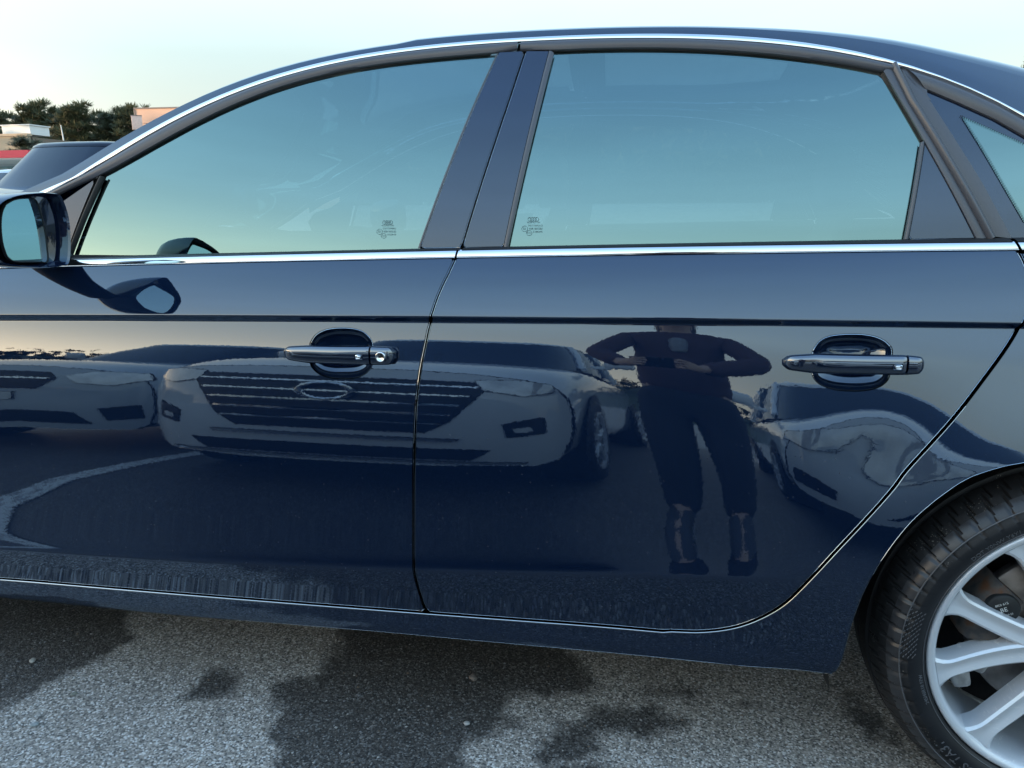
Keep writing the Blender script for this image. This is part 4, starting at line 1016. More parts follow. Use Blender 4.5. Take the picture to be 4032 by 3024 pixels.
# ------------------------------------------------------------------ ground
def slope_z(y):
    return 0.032*max(0.0, y-3.2) if y < 30 else 0.032*26.8+.01*(y-30)
DAMP_AND_DARK = [np.array(CUR[k]) for k in CUR if k.startswith('damp')]+[np.array([(-7.0, -.45), (-3.0, -.42), (-1.7, -.36), (-1.2, -.28), (-.7, -.19), (-.25, -.12), (.3, -.03), (.7, .04), (1.4, .0), (6.0, -.6), (8.0, -7.5), (-8.0, -7.5)])]  # last outline: dark area added so the lower doors reflect darker ground
def poly_dist(poly, pts):
    seg = np.roll(poly, -1, 0)-poly; L2 = (seg**2).sum(1)+1e-12; res = np.full(len(pts), 1e9)
    for i in range(len(poly)):
        t = np.clip(((pts-poly[i])@seg[i])/L2[i], 0, 1)
        res = np.minimum(res, np.linalg.norm(pts-poly[i]-t[:, None]*seg[i], axis=1))
    return np.where(inside(poly, pts), res, -res)
gx = np.unique(np.round(np.concatenate([[-400, -200, -100, -60, -40, -25, -15, -10, -6, -4, -3], np.arange(-2.4, 1.3, .02), [1.6, 2.2, 3, 4, 6, 10, 15, 25, 40, 60, 100, 200, 400]]), 4))
gy = np.unique(np.round(np.concatenate([[-500, -300, -150, -100, -60, -40, -25, -15, -10, -6, -4, -3, -2, -1.4, -1.0], np.arange(-.7, 1.0, .02), [1.3, 2, 3, 3.2, 4, 5, 7, 10, 15, 20, 25, 30, 35, 45, 60, 80, 120, 200, 400, 900]]), 4))
X_, Y_ = np.meshgrid(gx, gy, indexing='ij'); pts = np.stack([X_.ravel(), Y_.ravel()], -1)
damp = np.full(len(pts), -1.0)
for d_ in DAMP_AND_DARK: damp = np.maximum(damp, poly_dist(d_, pts))
damp = np.clip(damp/.15+.5, 0, 1)          # soft-edged water stains plus the added dark area
ny = len(gy)
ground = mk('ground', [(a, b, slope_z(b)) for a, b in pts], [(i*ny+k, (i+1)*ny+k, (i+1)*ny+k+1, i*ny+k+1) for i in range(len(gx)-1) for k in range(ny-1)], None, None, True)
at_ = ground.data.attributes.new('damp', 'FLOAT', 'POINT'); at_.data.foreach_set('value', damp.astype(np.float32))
q = NT('asphalt')
co = q.coord('Object')
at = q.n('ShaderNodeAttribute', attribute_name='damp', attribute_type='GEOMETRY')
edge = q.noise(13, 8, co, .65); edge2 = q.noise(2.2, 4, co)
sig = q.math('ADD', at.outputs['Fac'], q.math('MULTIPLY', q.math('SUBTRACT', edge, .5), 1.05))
wet = q.rng(sig, .37, .61, 0, 1)  # mask of the water stains and of the added dark area
v1 = q.n('ShaderNodeTexVoronoi', i_Scale=140.0); q.l(co, v1.inputs['Vector'])
v2 = q.n('ShaderNodeTexVoronoi', i_Scale=270.0); q.l(co, v2.inputs['Vector'])
sepc = q.n('ShaderNodeSeparateColor'); q.l(v1.outputs['Color'], sepc.inputs[0])
sepd = q.n('ShaderNodeSeparateColor'); q.l(v2.outputs['Color'], sepd.inputs[0])
dry = q.ramp(sepd.outputs[0], [(0, (.24, .220, .196)), (.45, (.37, .340, .302)), (.8, (.47, .432, .386)), (1, (.78, .73, .67))])
big = q.ramp(sepc.outputs[0], [(0, (.10, .10, .10)), (.5, (.34, .32, .30)), (1, (.70, .66, .61))])
chip = q.math('MULTIPLY', q.math('GREATER_THAN', sepc.outputs[1], .55), q.math('LESS_THAN', v1.outputs['Distance'], .36))
dry = q.mix(chip, dry, big)
dry = q.mix(q.rng(edge2, .35, .7, 0, .30), dry, (.13, .125, .12))
dry = q.mix(q.math('MULTIPLY', q.math('GREATER_THAN', sepd.outputs[2], .90), .7), dry, (.82, .81, .79))
dry = q.mix(q.math('MULTIPLY', q.math('LESS_THAN', sepd.outputs[2], .16), .75), dry, (.07, .07, .07))
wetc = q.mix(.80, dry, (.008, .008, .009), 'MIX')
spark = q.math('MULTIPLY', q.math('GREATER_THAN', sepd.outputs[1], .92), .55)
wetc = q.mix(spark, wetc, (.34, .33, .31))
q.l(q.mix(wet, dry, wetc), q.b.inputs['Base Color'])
q.l(q.rng(wet, 0, 1, .88, .62), q.b.inputs['Roughness'])
h = q.math('ADD', q.math('MULTIPLY', v1.outputs['Distance'], -1.0), q.math('MULTIPLY', v2.outputs['Distance'], -.6))
q.bump(h, .30, .004)
M['asphalt'] = q.m
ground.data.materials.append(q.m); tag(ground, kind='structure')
# loose grit on the asphalt near the car
gm = [plain('grit_'+n, c, .8, 0, var=.2, scale=300) for n, c in (('pale', (.40, .39, .37)), ('grey', (.22, .22, .225)), ('brown', (.20, .15, .11)))]
r2 = random.Random(3); vs = []; fs = []; mi = []
for i in range(7000):
    x, y = r2.uniform(-2.1, 1.1), r2.uniform(-.5, .75); s_ = .0011+.0030*r2.random()**3; b0 = len(vs); a0 = r2.uniform(0, 6.3)
    for k in range(4):
        a = a0+k*math.pi/2; rr = s_*r2.uniform(.6, 1.3); vs.append((x+rr*math.cos(a), y+rr*math.sin(a), .0004+.2*s_))
    vs.append((x, y, s_*r2.uniform(.6, 1.0))); vs.append((x, y, -.0005))
    for k in range(4): fs += [(b0+k, b0+(k+1) % 4, b0+4), (b0+(k+1) % 4, b0+k, b0+5)]; 
    mi += [r2.choice((0, 1, 1, 1, 2))]*8
o = mk('loose_grit', vs, fs, gm[0], None, False); o.data.materials.append(gm[1]); o.data.materials.append(gm[2]); o.data.polygons.foreach_set('material_index', mi); tag(o, 'fine pale grit scattered over the damp asphalt', 'grit', kind='stuff')
# a few bigger pebbles
PB = [('flat grey-brown pebble on the dark damp asphalt below the rear door', .011, (.20, .17, .15)), ('pale cream pebble on the dark damp asphalt at the left edge', .0085, (.42, .40, .36)), ('bluish pebble on the light dry asphalt at the lower left', .008, (.33, .36, .36)),
      ('small pale pebble at the bottom edge of the damp asphalt', .006, (.46, .46, .45)), ('greenish grey pebble where damp and dry asphalt meet at left', .0065, (.25, .26, .22))]
for (x, y), (lb, s_, c) in zip(CUR['pebbles'], PB):
    bm = bmesh.new(); bmesh.ops.create_icosphere(bm, subdivisions=2, radius=s_)
    for v in bm.verts:
        v.co *= 1+.22*math.sin(v.co.x/s_*3.1+x*40)*math.cos(v.co.y/s_*2.3+y*70); v.co.z *= .5
    o = frombm('pebble', bm, plain('pebble_stone', c, .7, 0, var=.25, scale=200), None, True); o.location = (x, y, s_*.32); o.rotation_euler = (0, 0, x*9); tag(o, lb, 'pebble', 'pebbles on the asphalt')
# parking bay lines behind the camera
wp = NT('road_paint'); wp.set(Roughness=.75)
wp.l(wp.mix(wp.rng(wp.noise(40, 6), .48, .62, 0, 1), (.62, .62, .60), (.22, .22, .22)), wp.b.inputs['Base Color'])
for x in (-5.25, -2.62, .16, 2.82):
    if abs(x-.16) < .1: continue
    vs = [(x-.06, -6.6, .004), (x+.06, -6.6, .004), (x+.06, -1.08, .004), (x-.06, -1.08, .004)]
    tag(mk('bay_line', vs, [(0, 1, 2, 3)], wp.m, None, False), kind='structure')

# ------------------------------------------------------------------ other vehicles (front faces local -y)
M['tint'] = glass_film('car_glass', (.70, .80, .95), .045, (.03, .035, .04))
M['lamp'] = plain('lamp_lens', (.85, .87, .90), .06, .2, var=.3, scale=12, Coat_Weight=1.0)
M['grille'] = plain('grille_black', (.008, .009, .010), .4, 0)
M['plate'] = plain('plate_white', (.62, .62, .60), .5, 0)
def vehicle(name, label, paint, loc, rz, W=.95, L=4.6, zb=.24, znose=.86, zhood=1.05, ycowl=1.25, zroof=1.68, yrf=1.95, yrr=4.0, yrb=4.45, wr=.36, style='suv', group=None):
    root = empty(name, loc, rz, label, 'car', group)
    P = paint
    def fas(x, z):
        x = np.asarray(x, float); z = np.asarray(z, float); t = np.abs(x/W)
        return .05+.17*t**3.0+.10*t**8+ .10*((z-.55)/.45)**2 + .05*np.clip(z-.72, 0, 1)
    def sec(w, zt, z0, hard=1.0):
        h = [(0, zt+.012), (.35, zt+.008), (.62, zt-.004), (.82, zt-.028), (.94, zt-.08), (.985, zt-.16), (1.0, zt-.28), (1.0, zt-.42), (.99, z0+.16), (.965, z0+.05), (.88, z0), (.45, z0-.01), (0, z0-.01)]
        return [(a*w, b) for a, b in h]+[(-a*w, b) for a, b in h[-2:0:-1]]
    st = []
    s0 = sec(W*.985, znose, zb); st.append([(a, float(fas(a, b)), b) for a, b in s0])
    for y, w, zt in ((.45, W*.985, znose*.35+zhood*.65), (.95, W, zhood-.012), (ycowl, W, zhood+.02), (yrf, W, zhood+.03), (L*.62, W, zhood+.045), (L*.86, W*.985, zhood+.05), (L-.10, W*.94, zhood+.02), (L, W*.80, zhood-.10)):
        st.append([(a, y, b) for a, b in sec(w, zt, zb)])
    body = ring_mesh('body', st, P, root, False, True); autosmooth(body, 70)
    md = body.modifiers.new('round', 'SUBSURF'); md.levels = 2; md.render_levels = 2
    out = np.array([(a*.992, b) for a, b in s0])
    # front fascia
    panel('front_fascia', out, fas, P, root, dx=.06, bevel=.004, thick=.05, off=-.004, step=.03)
    def patch(nm, poly, mat, d=.008, th=.02, par=None):
        return panel(nm, np.array(poly), fas, mat, par or root, dx=.05, bevel=.003, thick=th, off=-.004-d, step=.02)
    gz1, gz0 = znose-.06, zb+.20
    if style in ('suv',):
        gp = [(-.60, gz1), (.60, gz1), (.66, gz1-.04), (.52, gz0+.10), (.42, gz0+.02), (-.42, gz0+.02), (-.52, gz0+.10), (-.66, gz1-.04)]
        g = patch('grille', gp, M['grille'], .006)
        for k in range(5):
            z = gz1-.035-k*(gz1-gz0-.09)/4.6; hw = np.interp(z, [gz0+.02, gz0+.10, gz1-.04], [.40, .50, .63])
            patch('grille_slat', [(-hw, z+.006), (hw, z+.006), (hw, z-.008), (-hw, z-.008)], M['chrome'], .016, .014, g)
        b0 = len(g.children)
        zc = gz1-.10
        ring = [[(r_*1.55*math.cos(a), float(fas(0, zc))-.034-dy, zc+r_*.72*math.sin(a)) for a in np.linspace(0, 2*math.pi, 33)[:-1]] for r_, dy in ((.062, -.012), (.064, 0), (.075, .004), (.086, 0), (.088, -.012))]
        ring_mesh('emblem_ring', ring, M['chrome'], g)
        patch('chin_strip', [(-.56, gz0-.012), (.56, gz0-.012), (.54, gz0-.035), (-.54, gz0-.035)], M['chrome'], .012)
        patch('lower_intake', [(-.68, zb+.115), (.68, zb+.115), (.60, zb+.035), (-.60, zb+.035)], M['grille'], .006)
        patch('lower_strip', [(-.82, zb+.028), (.82, zb+.028), (.80, zb+.005), (-.80, zb+.005)], M['chrome'], .012)
        for sg in (-1, 1):
            patch('headlight', [(sg*a, b) for a, b in ((.60, gz1+.015), (.78, gz1+.03), (.90, gz1+.01), (.91, gz1-.05), (.80, gz1-.085), (.64, gz1-.055))], M['lamp'], .010)
            patch('bumper_vent', [(sg*a, b) for a, b in ((.72, zb+.30), (.88, zb+.36), (.89, zb+.24), (.74, zb+.20))], M['grille'], .006)
            patch('fog_lamp', [(sg*a, b) for a, b in ((.76, zb+.27), (.84, zb+.29), (.84, zb+.25), (.77, zb+.235))], M['lamp'], .012)
    else:
        g = patch('grille', [(-.36, gz1+.01), (.36, gz1+.01), (.42, gz1-.05), (.30, gz1-.16), (-.30, gz1-.16), (-.42, gz1-.05)], M['grille'], .006)
        patch('grille_slat', [(-.38, gz1-.045), (.38, gz1-.045), (.37, gz1-.062), (-.37, gz1-.062)], M['chrome'], .016, .014, g)
        patch('number_plate', [(-.17, gz1-.19), (.17, gz1-.19), (.17, gz1-.27), (-.17, gz1-.27)], M['plate'], .012)
        patch('lower_intake', [(-.52, zb+.17), (.52, zb+.17), (.62, zb+.05), (-.62, zb+.05)], M['grille'], .006)
        for sg in (-1, 1):
            patch('headlight', [(sg*a, b) for a, b in ((.46, gz1-.02), (.66, gz1+.04), (.88, gz1+.035), (.90, gz1-.03), (.74, gz1-.10), (.54, gz1-.09))], M['lamp'], .010)
            patch('fog_recess', [(sg*a, b) for a, b in ((.66, zb+.21), (.86, zb+.26), (.87, zb+.12), (.70, zb+.09))], M['grille'], .006)
    # greenhouse
    def foot(y0, y1, w, z, e=5.0, bulge=.10, N=40):
        r_ = []
        for k in range(N):
            a = 2*math.pi*k/N; c, s_ = math.cos(a), math.sin(a)
            u = math.copysign(abs(c)**(2/e), c); v = math.copysign(abs(s_)**(2/e), s_)
            yy = .5*(y0+y1)+.5*(y1-y0)*v; yy -= bulge*(1-u*u)*(1 if v < -.5 else 0)
            r_.append((w*u, yy, z))
        return r_
    zbelt = zhood+.035; zt = zroof-.075
    lv = [foot(ycowl, yrb, W*.90, zbelt-.03), foot(ycowl+.05, yrb-.02, W*.895, zbelt), foot(ycowl+(yrf-ycowl)*.55, yrb+(yrr-yrb)*.5, W*.83, .5*(zbelt+zt)), foot(yrf, yrr, W*.745, zt)]
    gl = ring_mesh('side_glass', lv, M['tint'], root); autosmooth(gl, 80)
    rf = [foot(yrf-.012, yrr+.012, W*.752, zt-.006), foot(yrf+.005, yrr-.01, W*.745, zt+.018), foot(yrf+.06, yrr-.05, W*.70, zroof-.025), foot(yrf+.22, yrr-.22, W*.55, zroof-.004), foot(yrf+.6, yrr-.6, W*.25, zroof+.004)]
    autosmooth(ring_mesh('roof', rf, P, root, False, True), 80)
    N = 40
    for k, nm, rad in ((23, 'front_pillar', .035), (37, 'front_pillar', .035), (0, 'middle_pillar', .032), (20, 'middle_pillar', .032), (3, 'rear_pillar', .06), (17, 'rear_pillar', .06)):
        pts_ = [lv[1][k], lv[2][k], lv[3][k]]
        if nm == 'middle_pillar': pts_ = [(p[0], .5*(yrf+yrr)-.1+.05*i, p[2]) for i, p in enumerate(pts_)]
        pc = Vector((0, .5*(yrf+yrr), 0))
        tubeobj(nm, [Vector(p)*.997+Vector((0, pc.y*.003, p[2]*.003)) for p in pts_], [rad, rad*.9, rad], P if nm != 'middle_pillar' else M['gloss_black'], root, 8)
    # mirrors
    for sg in (-1, 1):
        bm = bmesh.new(); box(bm, (sg*(W+.07), ycowl+.42, zbelt+.10), (.17, .09, .12), None, .035, 3); box(bm, (sg*(W-.03), ycowl+.42, zbelt+.04), (.12, .04, .04), None, .01, 2)
        autosmooth(frombm('side_mirror', bm, P, root), 60)
    # wheels: tyre, rim with five arms, dark arch
    for sg in (-1, 1):
        for y in (.88, L-.92):
            ar = bmesh.new()
            n0 = 26; ri = [ar.verts.new((sg*(W+.004), y+(wr+.05)*math.cos(a), max(zb-.02, wr+(wr+.05)*math.sin(a)))) for a in np.linspace(0, 2*math.pi, n0+1)[:-1]]
            ar.faces.new(ri); frombm('wheel_arch', ar, M['grille'], root)
            def rot(o): 
                o.rotation_euler = (0, 0, R(90)*sg); o.location = (sg*(W-.015), y, wr); return o
            w = rot(lathe('wheel', [(wr*.70, -.030), (wr*.80, -.036), (wr*.93, -.030), (wr*.985, -.010), (wr, .02), (wr, .18)], M['tyre'], root, 40))
            lathe('rim', [(.0, -.022), (wr*.16, -.022), (wr*.20, -.012), (wr*.22, .02)], M['alloy'], w, 32); lathe('rim', [(wr*.60, -.010), (wr*.66, -.028), (wr*.71, -.032), (wr*.72, -.02), (wr*.62, .03), (0, .05)], M['dark'], w, 40); lathe('rim', [(wr*.63, -.02), (wr*.66, -.031), (wr*.705, -.034), (wr*.715, -.026)], M['alloy'], w, 40)
            for kk in range(5):
                a = R(90+72*kk); bm = bmesh.new(); box(bm, (math.cos(a)*wr*.42, -.016, math.sin(a)*wr*.42), (wr*.56, .022, wr*.15), Matrix.Rotation(-a, 4, 'Y'), .006, 2); autosmooth(frombm('rim_arm', bm, M['alloy'], w), 50)
    return root
M['silver'] = car_paint('silver_paint', (.66, .68, .71), 1.8, (1, 1, 1))
M['pale_silver'] = car_paint('pale_silver_paint', (.72, .74, .77), 1.8, (1, 1, 1))
M['grey'] = car_paint('grey_paint', (.46, .49, .52), 1.8, (1, 1, 1))
M['black_paint'] = car_paint('black_blue_paint', (.006, .009, .020), 1.5, (.85, .92, 1))
M['ice_blue'] = car_paint('ice_blue_paint', (.42, .52, .62), 1.6, (1, 1, 1))
# the row that the doors mirror: they face the sedan
vehicle('parked_suv', 'silver sport utility car with slatted grille mirrored in the front door', M['silver'], (-1.31, -1.40, 0), math.pi, W=1.0, L=4.8, znose=.88, zhood=1.07, zroof=1.68, wr=.37)
vehicle('parked_hatchback', 'pale silver car mirrored crookedly below the rear door handle', M['pale_silver'], (1.36, -1.95, 0), math.pi, W=.92, L=4.4, znose=.82, zhood=.98, zroof=1.52, yrf=2.0, yrr=3.6, yrb=4.2, wr=.33, style='sedan')
vehicle('parked_car', 'grey car mirrored at the far left of the front door', M['grey'], (-3.72, -2.05, 0), math.pi, W=.93, L=4.5, znose=.84, zhood=1.0, zroof=1.55, yrf=2.0, yrr=3.7, yrb=4.3, wr=.34, style='sedan')
# beyond the sedan
vehicle('black_suv', 'black sport utility car behind the windscreen pillar at the left', M['black_paint'], (-7.36, 5.55, slope_z(6)), 0, W=.98, L=4.9, znose=1.00, zhood=1.20, ycowl=1.35, zroof=1.80, yrf=2.0, yrr=4.3, yrb=4.7, wr=.38)
vehicle('ice_blue_car', 'pale blue car cut off by the left edge behind the black car', M['ice_blue'], (-11.6, 9.3, slope_z(10)), 0, W=.93, L=4.4, znose=.88, zhood=1.02, zroof=1.56, yrf=1.9, yrr=3.7, yrb=4.2, wr=.34, style='sedan')

# ------------------------------------------------------------------ far background
M['bark'] = plain('bark', (.10, .075, .055), .9, 0, var=.3, scale=14)
def needles(name, a, b):
    q = NT(name); q.set(Roughness=.7)
    q.l(q.ramp(q.noise(1.6, 5), [(.3, a), (.7, b)]), q.b.inputs['Base Color']); return q.m
M['needles'] = needles('pine_needles', (.050, .066, .034), (.130, .140, .070))
M['needles2'] = needles('pine_needles_dark', (.038, .054, .032), (.095, .108, .058))
def pine_meshes(seed, H, spread, thin=1.0, tufts=230):
    r_ = random.Random(seed); bmT = bmesh.new()
    tube(bmT, [(0, 0, 0), (.05*H*r_.uniform(-.3, .3), .02*H, H*.45), (.03*H*r_.uniform(-1, 1), 0, H*.80), (0, 0, H*.97)], [.020*H, .015*H, .008*H, .003*H], 7)
    tips = []
    for i in range(26):
        t = .22+.76*(i/25); z = H*t; a = i*2.4+r_.uniform(-.4, .4)
        ln = spread*H*(1.05-t)**.75*(.75+.5*r_.random())*(.55 if t < .35 else 1)+.05*H
        p0 = Vector((0, 0, z)); e = p0+Vector((math.cos(a)*ln, math.sin(a)*ln, ln*r_.uniform(.15, .55)))
        tube(bmT, [p0, p0.lerp(e, .5)+Vector((0, 0, -.02*H)), e], [.006*H*(1.1-t)+.002*H, .004*H*(1.1-t)+.0015*H, .001*H], 5)
        for k in range(5): tips.append((p0.lerp(e, .35+.16*k)+Vector((r_.gauss(0, .02*H), r_.gauss(0, .02*H), r_.gauss(.012*H, .012*H))), e-p0))
    for k in range(6): tips.append((Vector((r_.gauss(0, .012*H), r_.gauss(0, .012*H), H*(.90+.10*r_.random()))), Vector((0, 0, 1))))
    vs = []; fs = []
    for c, d in tips:
        R0 = H*(.030+.022*r_.random())*thin
        for k in range(60):     # upswept needle sprays
            th = r_.uniform(0, 2*math.pi); ph = r_.uniform(-.35, 1.25)
            dv = Vector((math.cos(th)*math.cos(ph), math.sin(th)*math.cos(ph), math.sin(ph)))
            b = c+dv*R0*r_.uniform(.1, .7); tip = b+dv*R0*r_.uniform(.6, 1.25)+Vector((0, 0, R0*.25)); w = dv.orthogonal().normalized()*R0*.085
            n0 = len(vs); vs += [tuple(b-w), tuple(b+w), tuple(tip+w*.35), tuple(tip-w*.35)]; fs.append((n0, n0+1, n0+2, n0+3))
    return bmT, vs, fs
PROTO = []
for sd_, H_, sp_ in ((1, 1.0, .24), (5, 1.0, .30), (9, 1.0, .20), (14, 1.0, .27)):
    bmT, vs, fs = pine_meshes(sd_, H_, sp_)
    me_t = bpy.data.meshes.new('trunk'); bmT.to_mesh(me_t); bmT.free(); me_t.materials.append(M['bark'])
    mes = []
    for mat in (M['needles'], M['needles2']):
        me_c = bpy.data.meshes.new('crown'); me_c.from_pydata(vs, [], fs); me_c.materials.append(mat); mes.append(me_c)
    PROTO.append((me_t, mes))
def pine(i, x, y, H, label, group='pines beyond the car park', dark=0, wide=1.0):
    t = empty('pine_tree', (x, y, slope_z(y)), i*1.7, label, 'tree', group)
    a, b = PROTO[i % 4]
    for nm, me in (('trunk', a), ('crown', b[dark])):
        o = bpy.data.objects.new(nm, me); link(o, t); o.scale = (H*wide, H*wide, H)
    return t
PINES = [(-57.8, 60, 8.0, 0), (-56.2, 61, 7.8, 1), (-54.6, 60, 8.6, 0), (-53.6, 62, 8.2, 1), (-52.2, 60.5, 8.2, 0), (-51.0, 60, 9.4, 1), (-49.5, 59, 9.9, 0), (-48.4, 61.5, 9.4, 0), (-47.0, 60, 9.0, 1), (-45.7, 61, 9.9, 0), (-44.5, 60, 9.2, 1), (-43.2, 61, 8.8, 0)]
PL = ['pine at the left edge of the photo above the beige building', 'second pine from the left edge above the beige building', 'third pine from the left edge above the white rooftop box', 'pine rising just right of the white rooftop box', 'dark pine just left of the thin white pole', 'leaning-topped pine right behind the thin white pole',
      'tall pine right of the pole with an upright double top', 'pine crown between the double-topped pine and the peach sign', 'dark pine over the black car roof at mid gap', 'tallest pine left of the small sign box', 'dark pine close beside the small sign box', 'pine half hidden behind the peach building']
for i, ((x, y, H, d), lb) in enumerate(zip(PINES, PL)): pine(i, x, y, H*(.98 if i < 5 else .82), lb, dark=d, wide=1.25)
# understorey behind, reads as one mass
r2 = random.Random(11); vs = []; fs = []
for i in range(12000):
    x = r2.uniform(-72, -36) if i < 4200 else r2.uniform(-36, 90); y = r2.uniform(63, 68); z = slope_z(y)+r2.uniform(.3, 6.9)*(1-.25*r2.random()); s_ = r2.uniform(.25, .6)*(1 if i < 4200 else 2.2); n0 = len(vs)
    d = Vector((r2.gauss(0, 1), r2.gauss(0, 1), r2.gauss(.4, .8))).normalized(); w = d.orthogonal().normalized()
    for k in range(3):
        a = Matrix.Rotation(k*1.05, 3, d) @ w; n0 = len(vs)
        vs += [(x-a.x*s_, y-a.y*s_, z-a.z*s_), (x+a.x*s_, y+a.y*s_, z+a.z*s_), (x+d.x*s_*1.3, y+d.y*s_*1.3, z+d.z*s_*1.3)]; fs.append((n0, n0+1, n0+2))
tag(mk('woodland', vs, fs, M['needles2'], None, False), 'dark mass of woodland behind the row of pines', 'woodland', kind='stuff')
pine(2, 12.40, 30, 4.68, 'bare-tipped treetop just showing over the roof at the right edge', group=None, wide=.5)
# small bushy pine before the beige building
pine(1, -33.9, 36, 3.75, 'small bushy pine standing before the beige building', group=None, dark=0, wide=1.5)
# beige building with rooftop box
def bldg(name, label, corners, h, mat, parts):
    pass
M['beige'] = plain('beige_cladding', (.42, .34, .24), .8, 0, var=.08, scale=.8)
M['joint'] = plain('joint_dark', (.16, .13, .10), .8, 0)
M['white_metal'] = plain('white_metal', (.70, .73, .72), .5, 0, var=.05, scale=1)
be = empty('beige_building', (-44.0, 42, slope_z(42)), 0, 'long low beige panelled building at the left below the pines', 'building')
z0 = slope_z(42)
for i in range(5):
    for k in range(2): boxobj('wall_panel', (-5.6+2.35*i+.0, 0, .05+1.15+2.32*k), (2.30, .25, 2.27), M['beige'], be)
boxobj('wall', (-.9, 3.3, 2.25), (11.7, 6, 4.5), M['joint'], be); boxobj('parapet', (-.9, -.02, 4.62), (11.9, .4, .14), M['beige'], be)
bx = boxobj('rooftop_box', (3.55, 1.4, 4.98), (2.05, 1.6, .55), M['white_metal'], be); boxobj('box_lid', (3.55, 1.4, 5.29), (2.2, 1.75, .06), M['white_metal'], bx)
# red canopy
M['red'] = plain('red_fascia', (.62, .035, .075), .4, 0, var=.06, scale=1)
M['shop_glass'] = plain('shop_glass', (.30, .42, .42), .12, 0, var=.3, scale=2)
rc = empty('red_canopy', (-31.2, 30, slope_z(30)), 0, 'flat red canopy over a pale glazed kiosk at the left edge', 'canopy')
boxobj('canopy_roof', (0, 1.5, 2.62), (6.6, 4.0, .32), M['red'], rc); boxobj('canopy_soffit', (0, 1.5, 2.43), (6.4, 3.8, .06), M['white_metal'], rc)
boxobj('kiosk_wall', (0, 3.2, 1.2), (6.0, .4, 2.4), M['white_metal'], rc)
for i in range(5): boxobj('kiosk_window', (-2.4+1.2*i, 2.97, 1.35), (1.0, .06, 1.9), M['shop_glass'], rc)
for sx in (-2.9, 2.9): boxobj('canopy_post', (sx, .1, 1.2), (.16, .16, 2.4), M['white_metal'], rc)
# peach building with a framed wall and a small sign box on its flank
M['peach'] = plain('peach_render', (.66, .43, .31), .75, 0, var=.04, scale=.6)
M['trim_grey'] = plain('trim_grey', (.20, .18, .17), .6, 0)
pb = empty('peach_building', (-24.5, 40, slope_z(40)), R(4), 'peach building with dark roof edge behind the windscreen pillar', 'building')
for k, (za, zb_) in enumerate(((0, 1.6), (1.62, 3.25), (3.27, 4.82), (4.84, 5.62))): boxobj('wall_panel', (0, 2, .5*(za+zb_)), (10.4, 4, zb_-za), M['peach'], pb)
boxobj('wall', (0, 2.1, 2.8), (10.3, 3.9, 5.5), M['trim_grey'], pb); boxobj('roof_edge', (0, 2, 5.66), (10.5, 4.1, .06), M['trim_grey'], pb); boxobj('corner_trim', (-5.22, -.02, 2.8), (.06, .06, 5.6), M['trim_grey'], pb)
sb = empty('sign_box', (-28.45, 38, slope_z(38)), R(38), 'small pale sign box fixed beside the peach building', 'sign')
bs = boxobj('box_body', (0, 0, 4.70), (.52, .30, .72), plain('pale_box', (.70, .52, .45), .6, 0), sb, .01); boxobj('box_frame', (0, -.005, 5.075), (.56, .34, .035), M['trim_grey'], bs); boxobj('box_post', (.05, .25, 2.2), (.08, .08, 4.3), M['trim_grey'], sb)
pole = tubeobj('light_pole', [(-43.05, 50, slope_z(50)), (-43.35, 50, 5.8), (-43.43, 50, 7.05)], [.07, .05, .03], M['white_metal']); tag(pole, 'thin white leaning pole in front of the pines', 'pole')
# the wooded ridge behind the photographer, low sun just behind it
hp = []
for k in range(61):
    a = R(-205+230*k/60); rad = 78+6*math.sin(k*.7); hh = 6.2+1.0*math.sin(k*.55)+.8*math.sin(k*1.7+1)
    row = []
    for t, hz in ((-14, 0), (-8, .5), (-3, .85), (0, 1), (6, .9), (20, .4), (40, 0)): row.append(((rad+t)*math.cos(a), -1.2+(rad+t)*math.sin(a), hz*hh-.02))
    hp.append(row)
vs = [v for r_ in hp for v in r_]; hill = mk('wooded_hill', vs, [(i*7+k, (i+1)*7+k, (i+1)*7+k+1, i*7+k+1) for i in range(60) for k in range(6)], M['needles2'], None, True); tag(hill, kind='structure')
r2 = random.Random(21); vs = []; fs = []
for i in range(5200):
    k = r2.uniform(0, 60); a = R(-205+230*k/60); rad = 76+6*math.sin(k*.7)+r2.uniform(-5, 5); hh = 6.2+1.0*math.sin(k*.55)+.8*math.sin(k*1.7+1)
    c = Vector((rad*math.cos(a), -1.2+rad*math.sin(a), hh*r2.uniform(.55, 1.0)+r2.random()**2*2.2)); s_ = r2.uniform(.4, .9)
    for q_ in range(2):
        d = Vector((r2.gauss(0, 1), r2.gauss(0, 1), r2.gauss(.5, .7))).normalized(); w = d.orthogonal().normalized()*s_*.8; n0 = len(vs)
        vs += [tuple(c-w), tuple(c+w), tuple(c+d*s_*1.4)]; fs.append((n0, n0+1, n0+2))
tag(mk('ridge_trees', vs, fs, M['needles2'], None, False), 'far dark tree line on the ridge mirrored in the doors', 'woodland', kind='stuff')

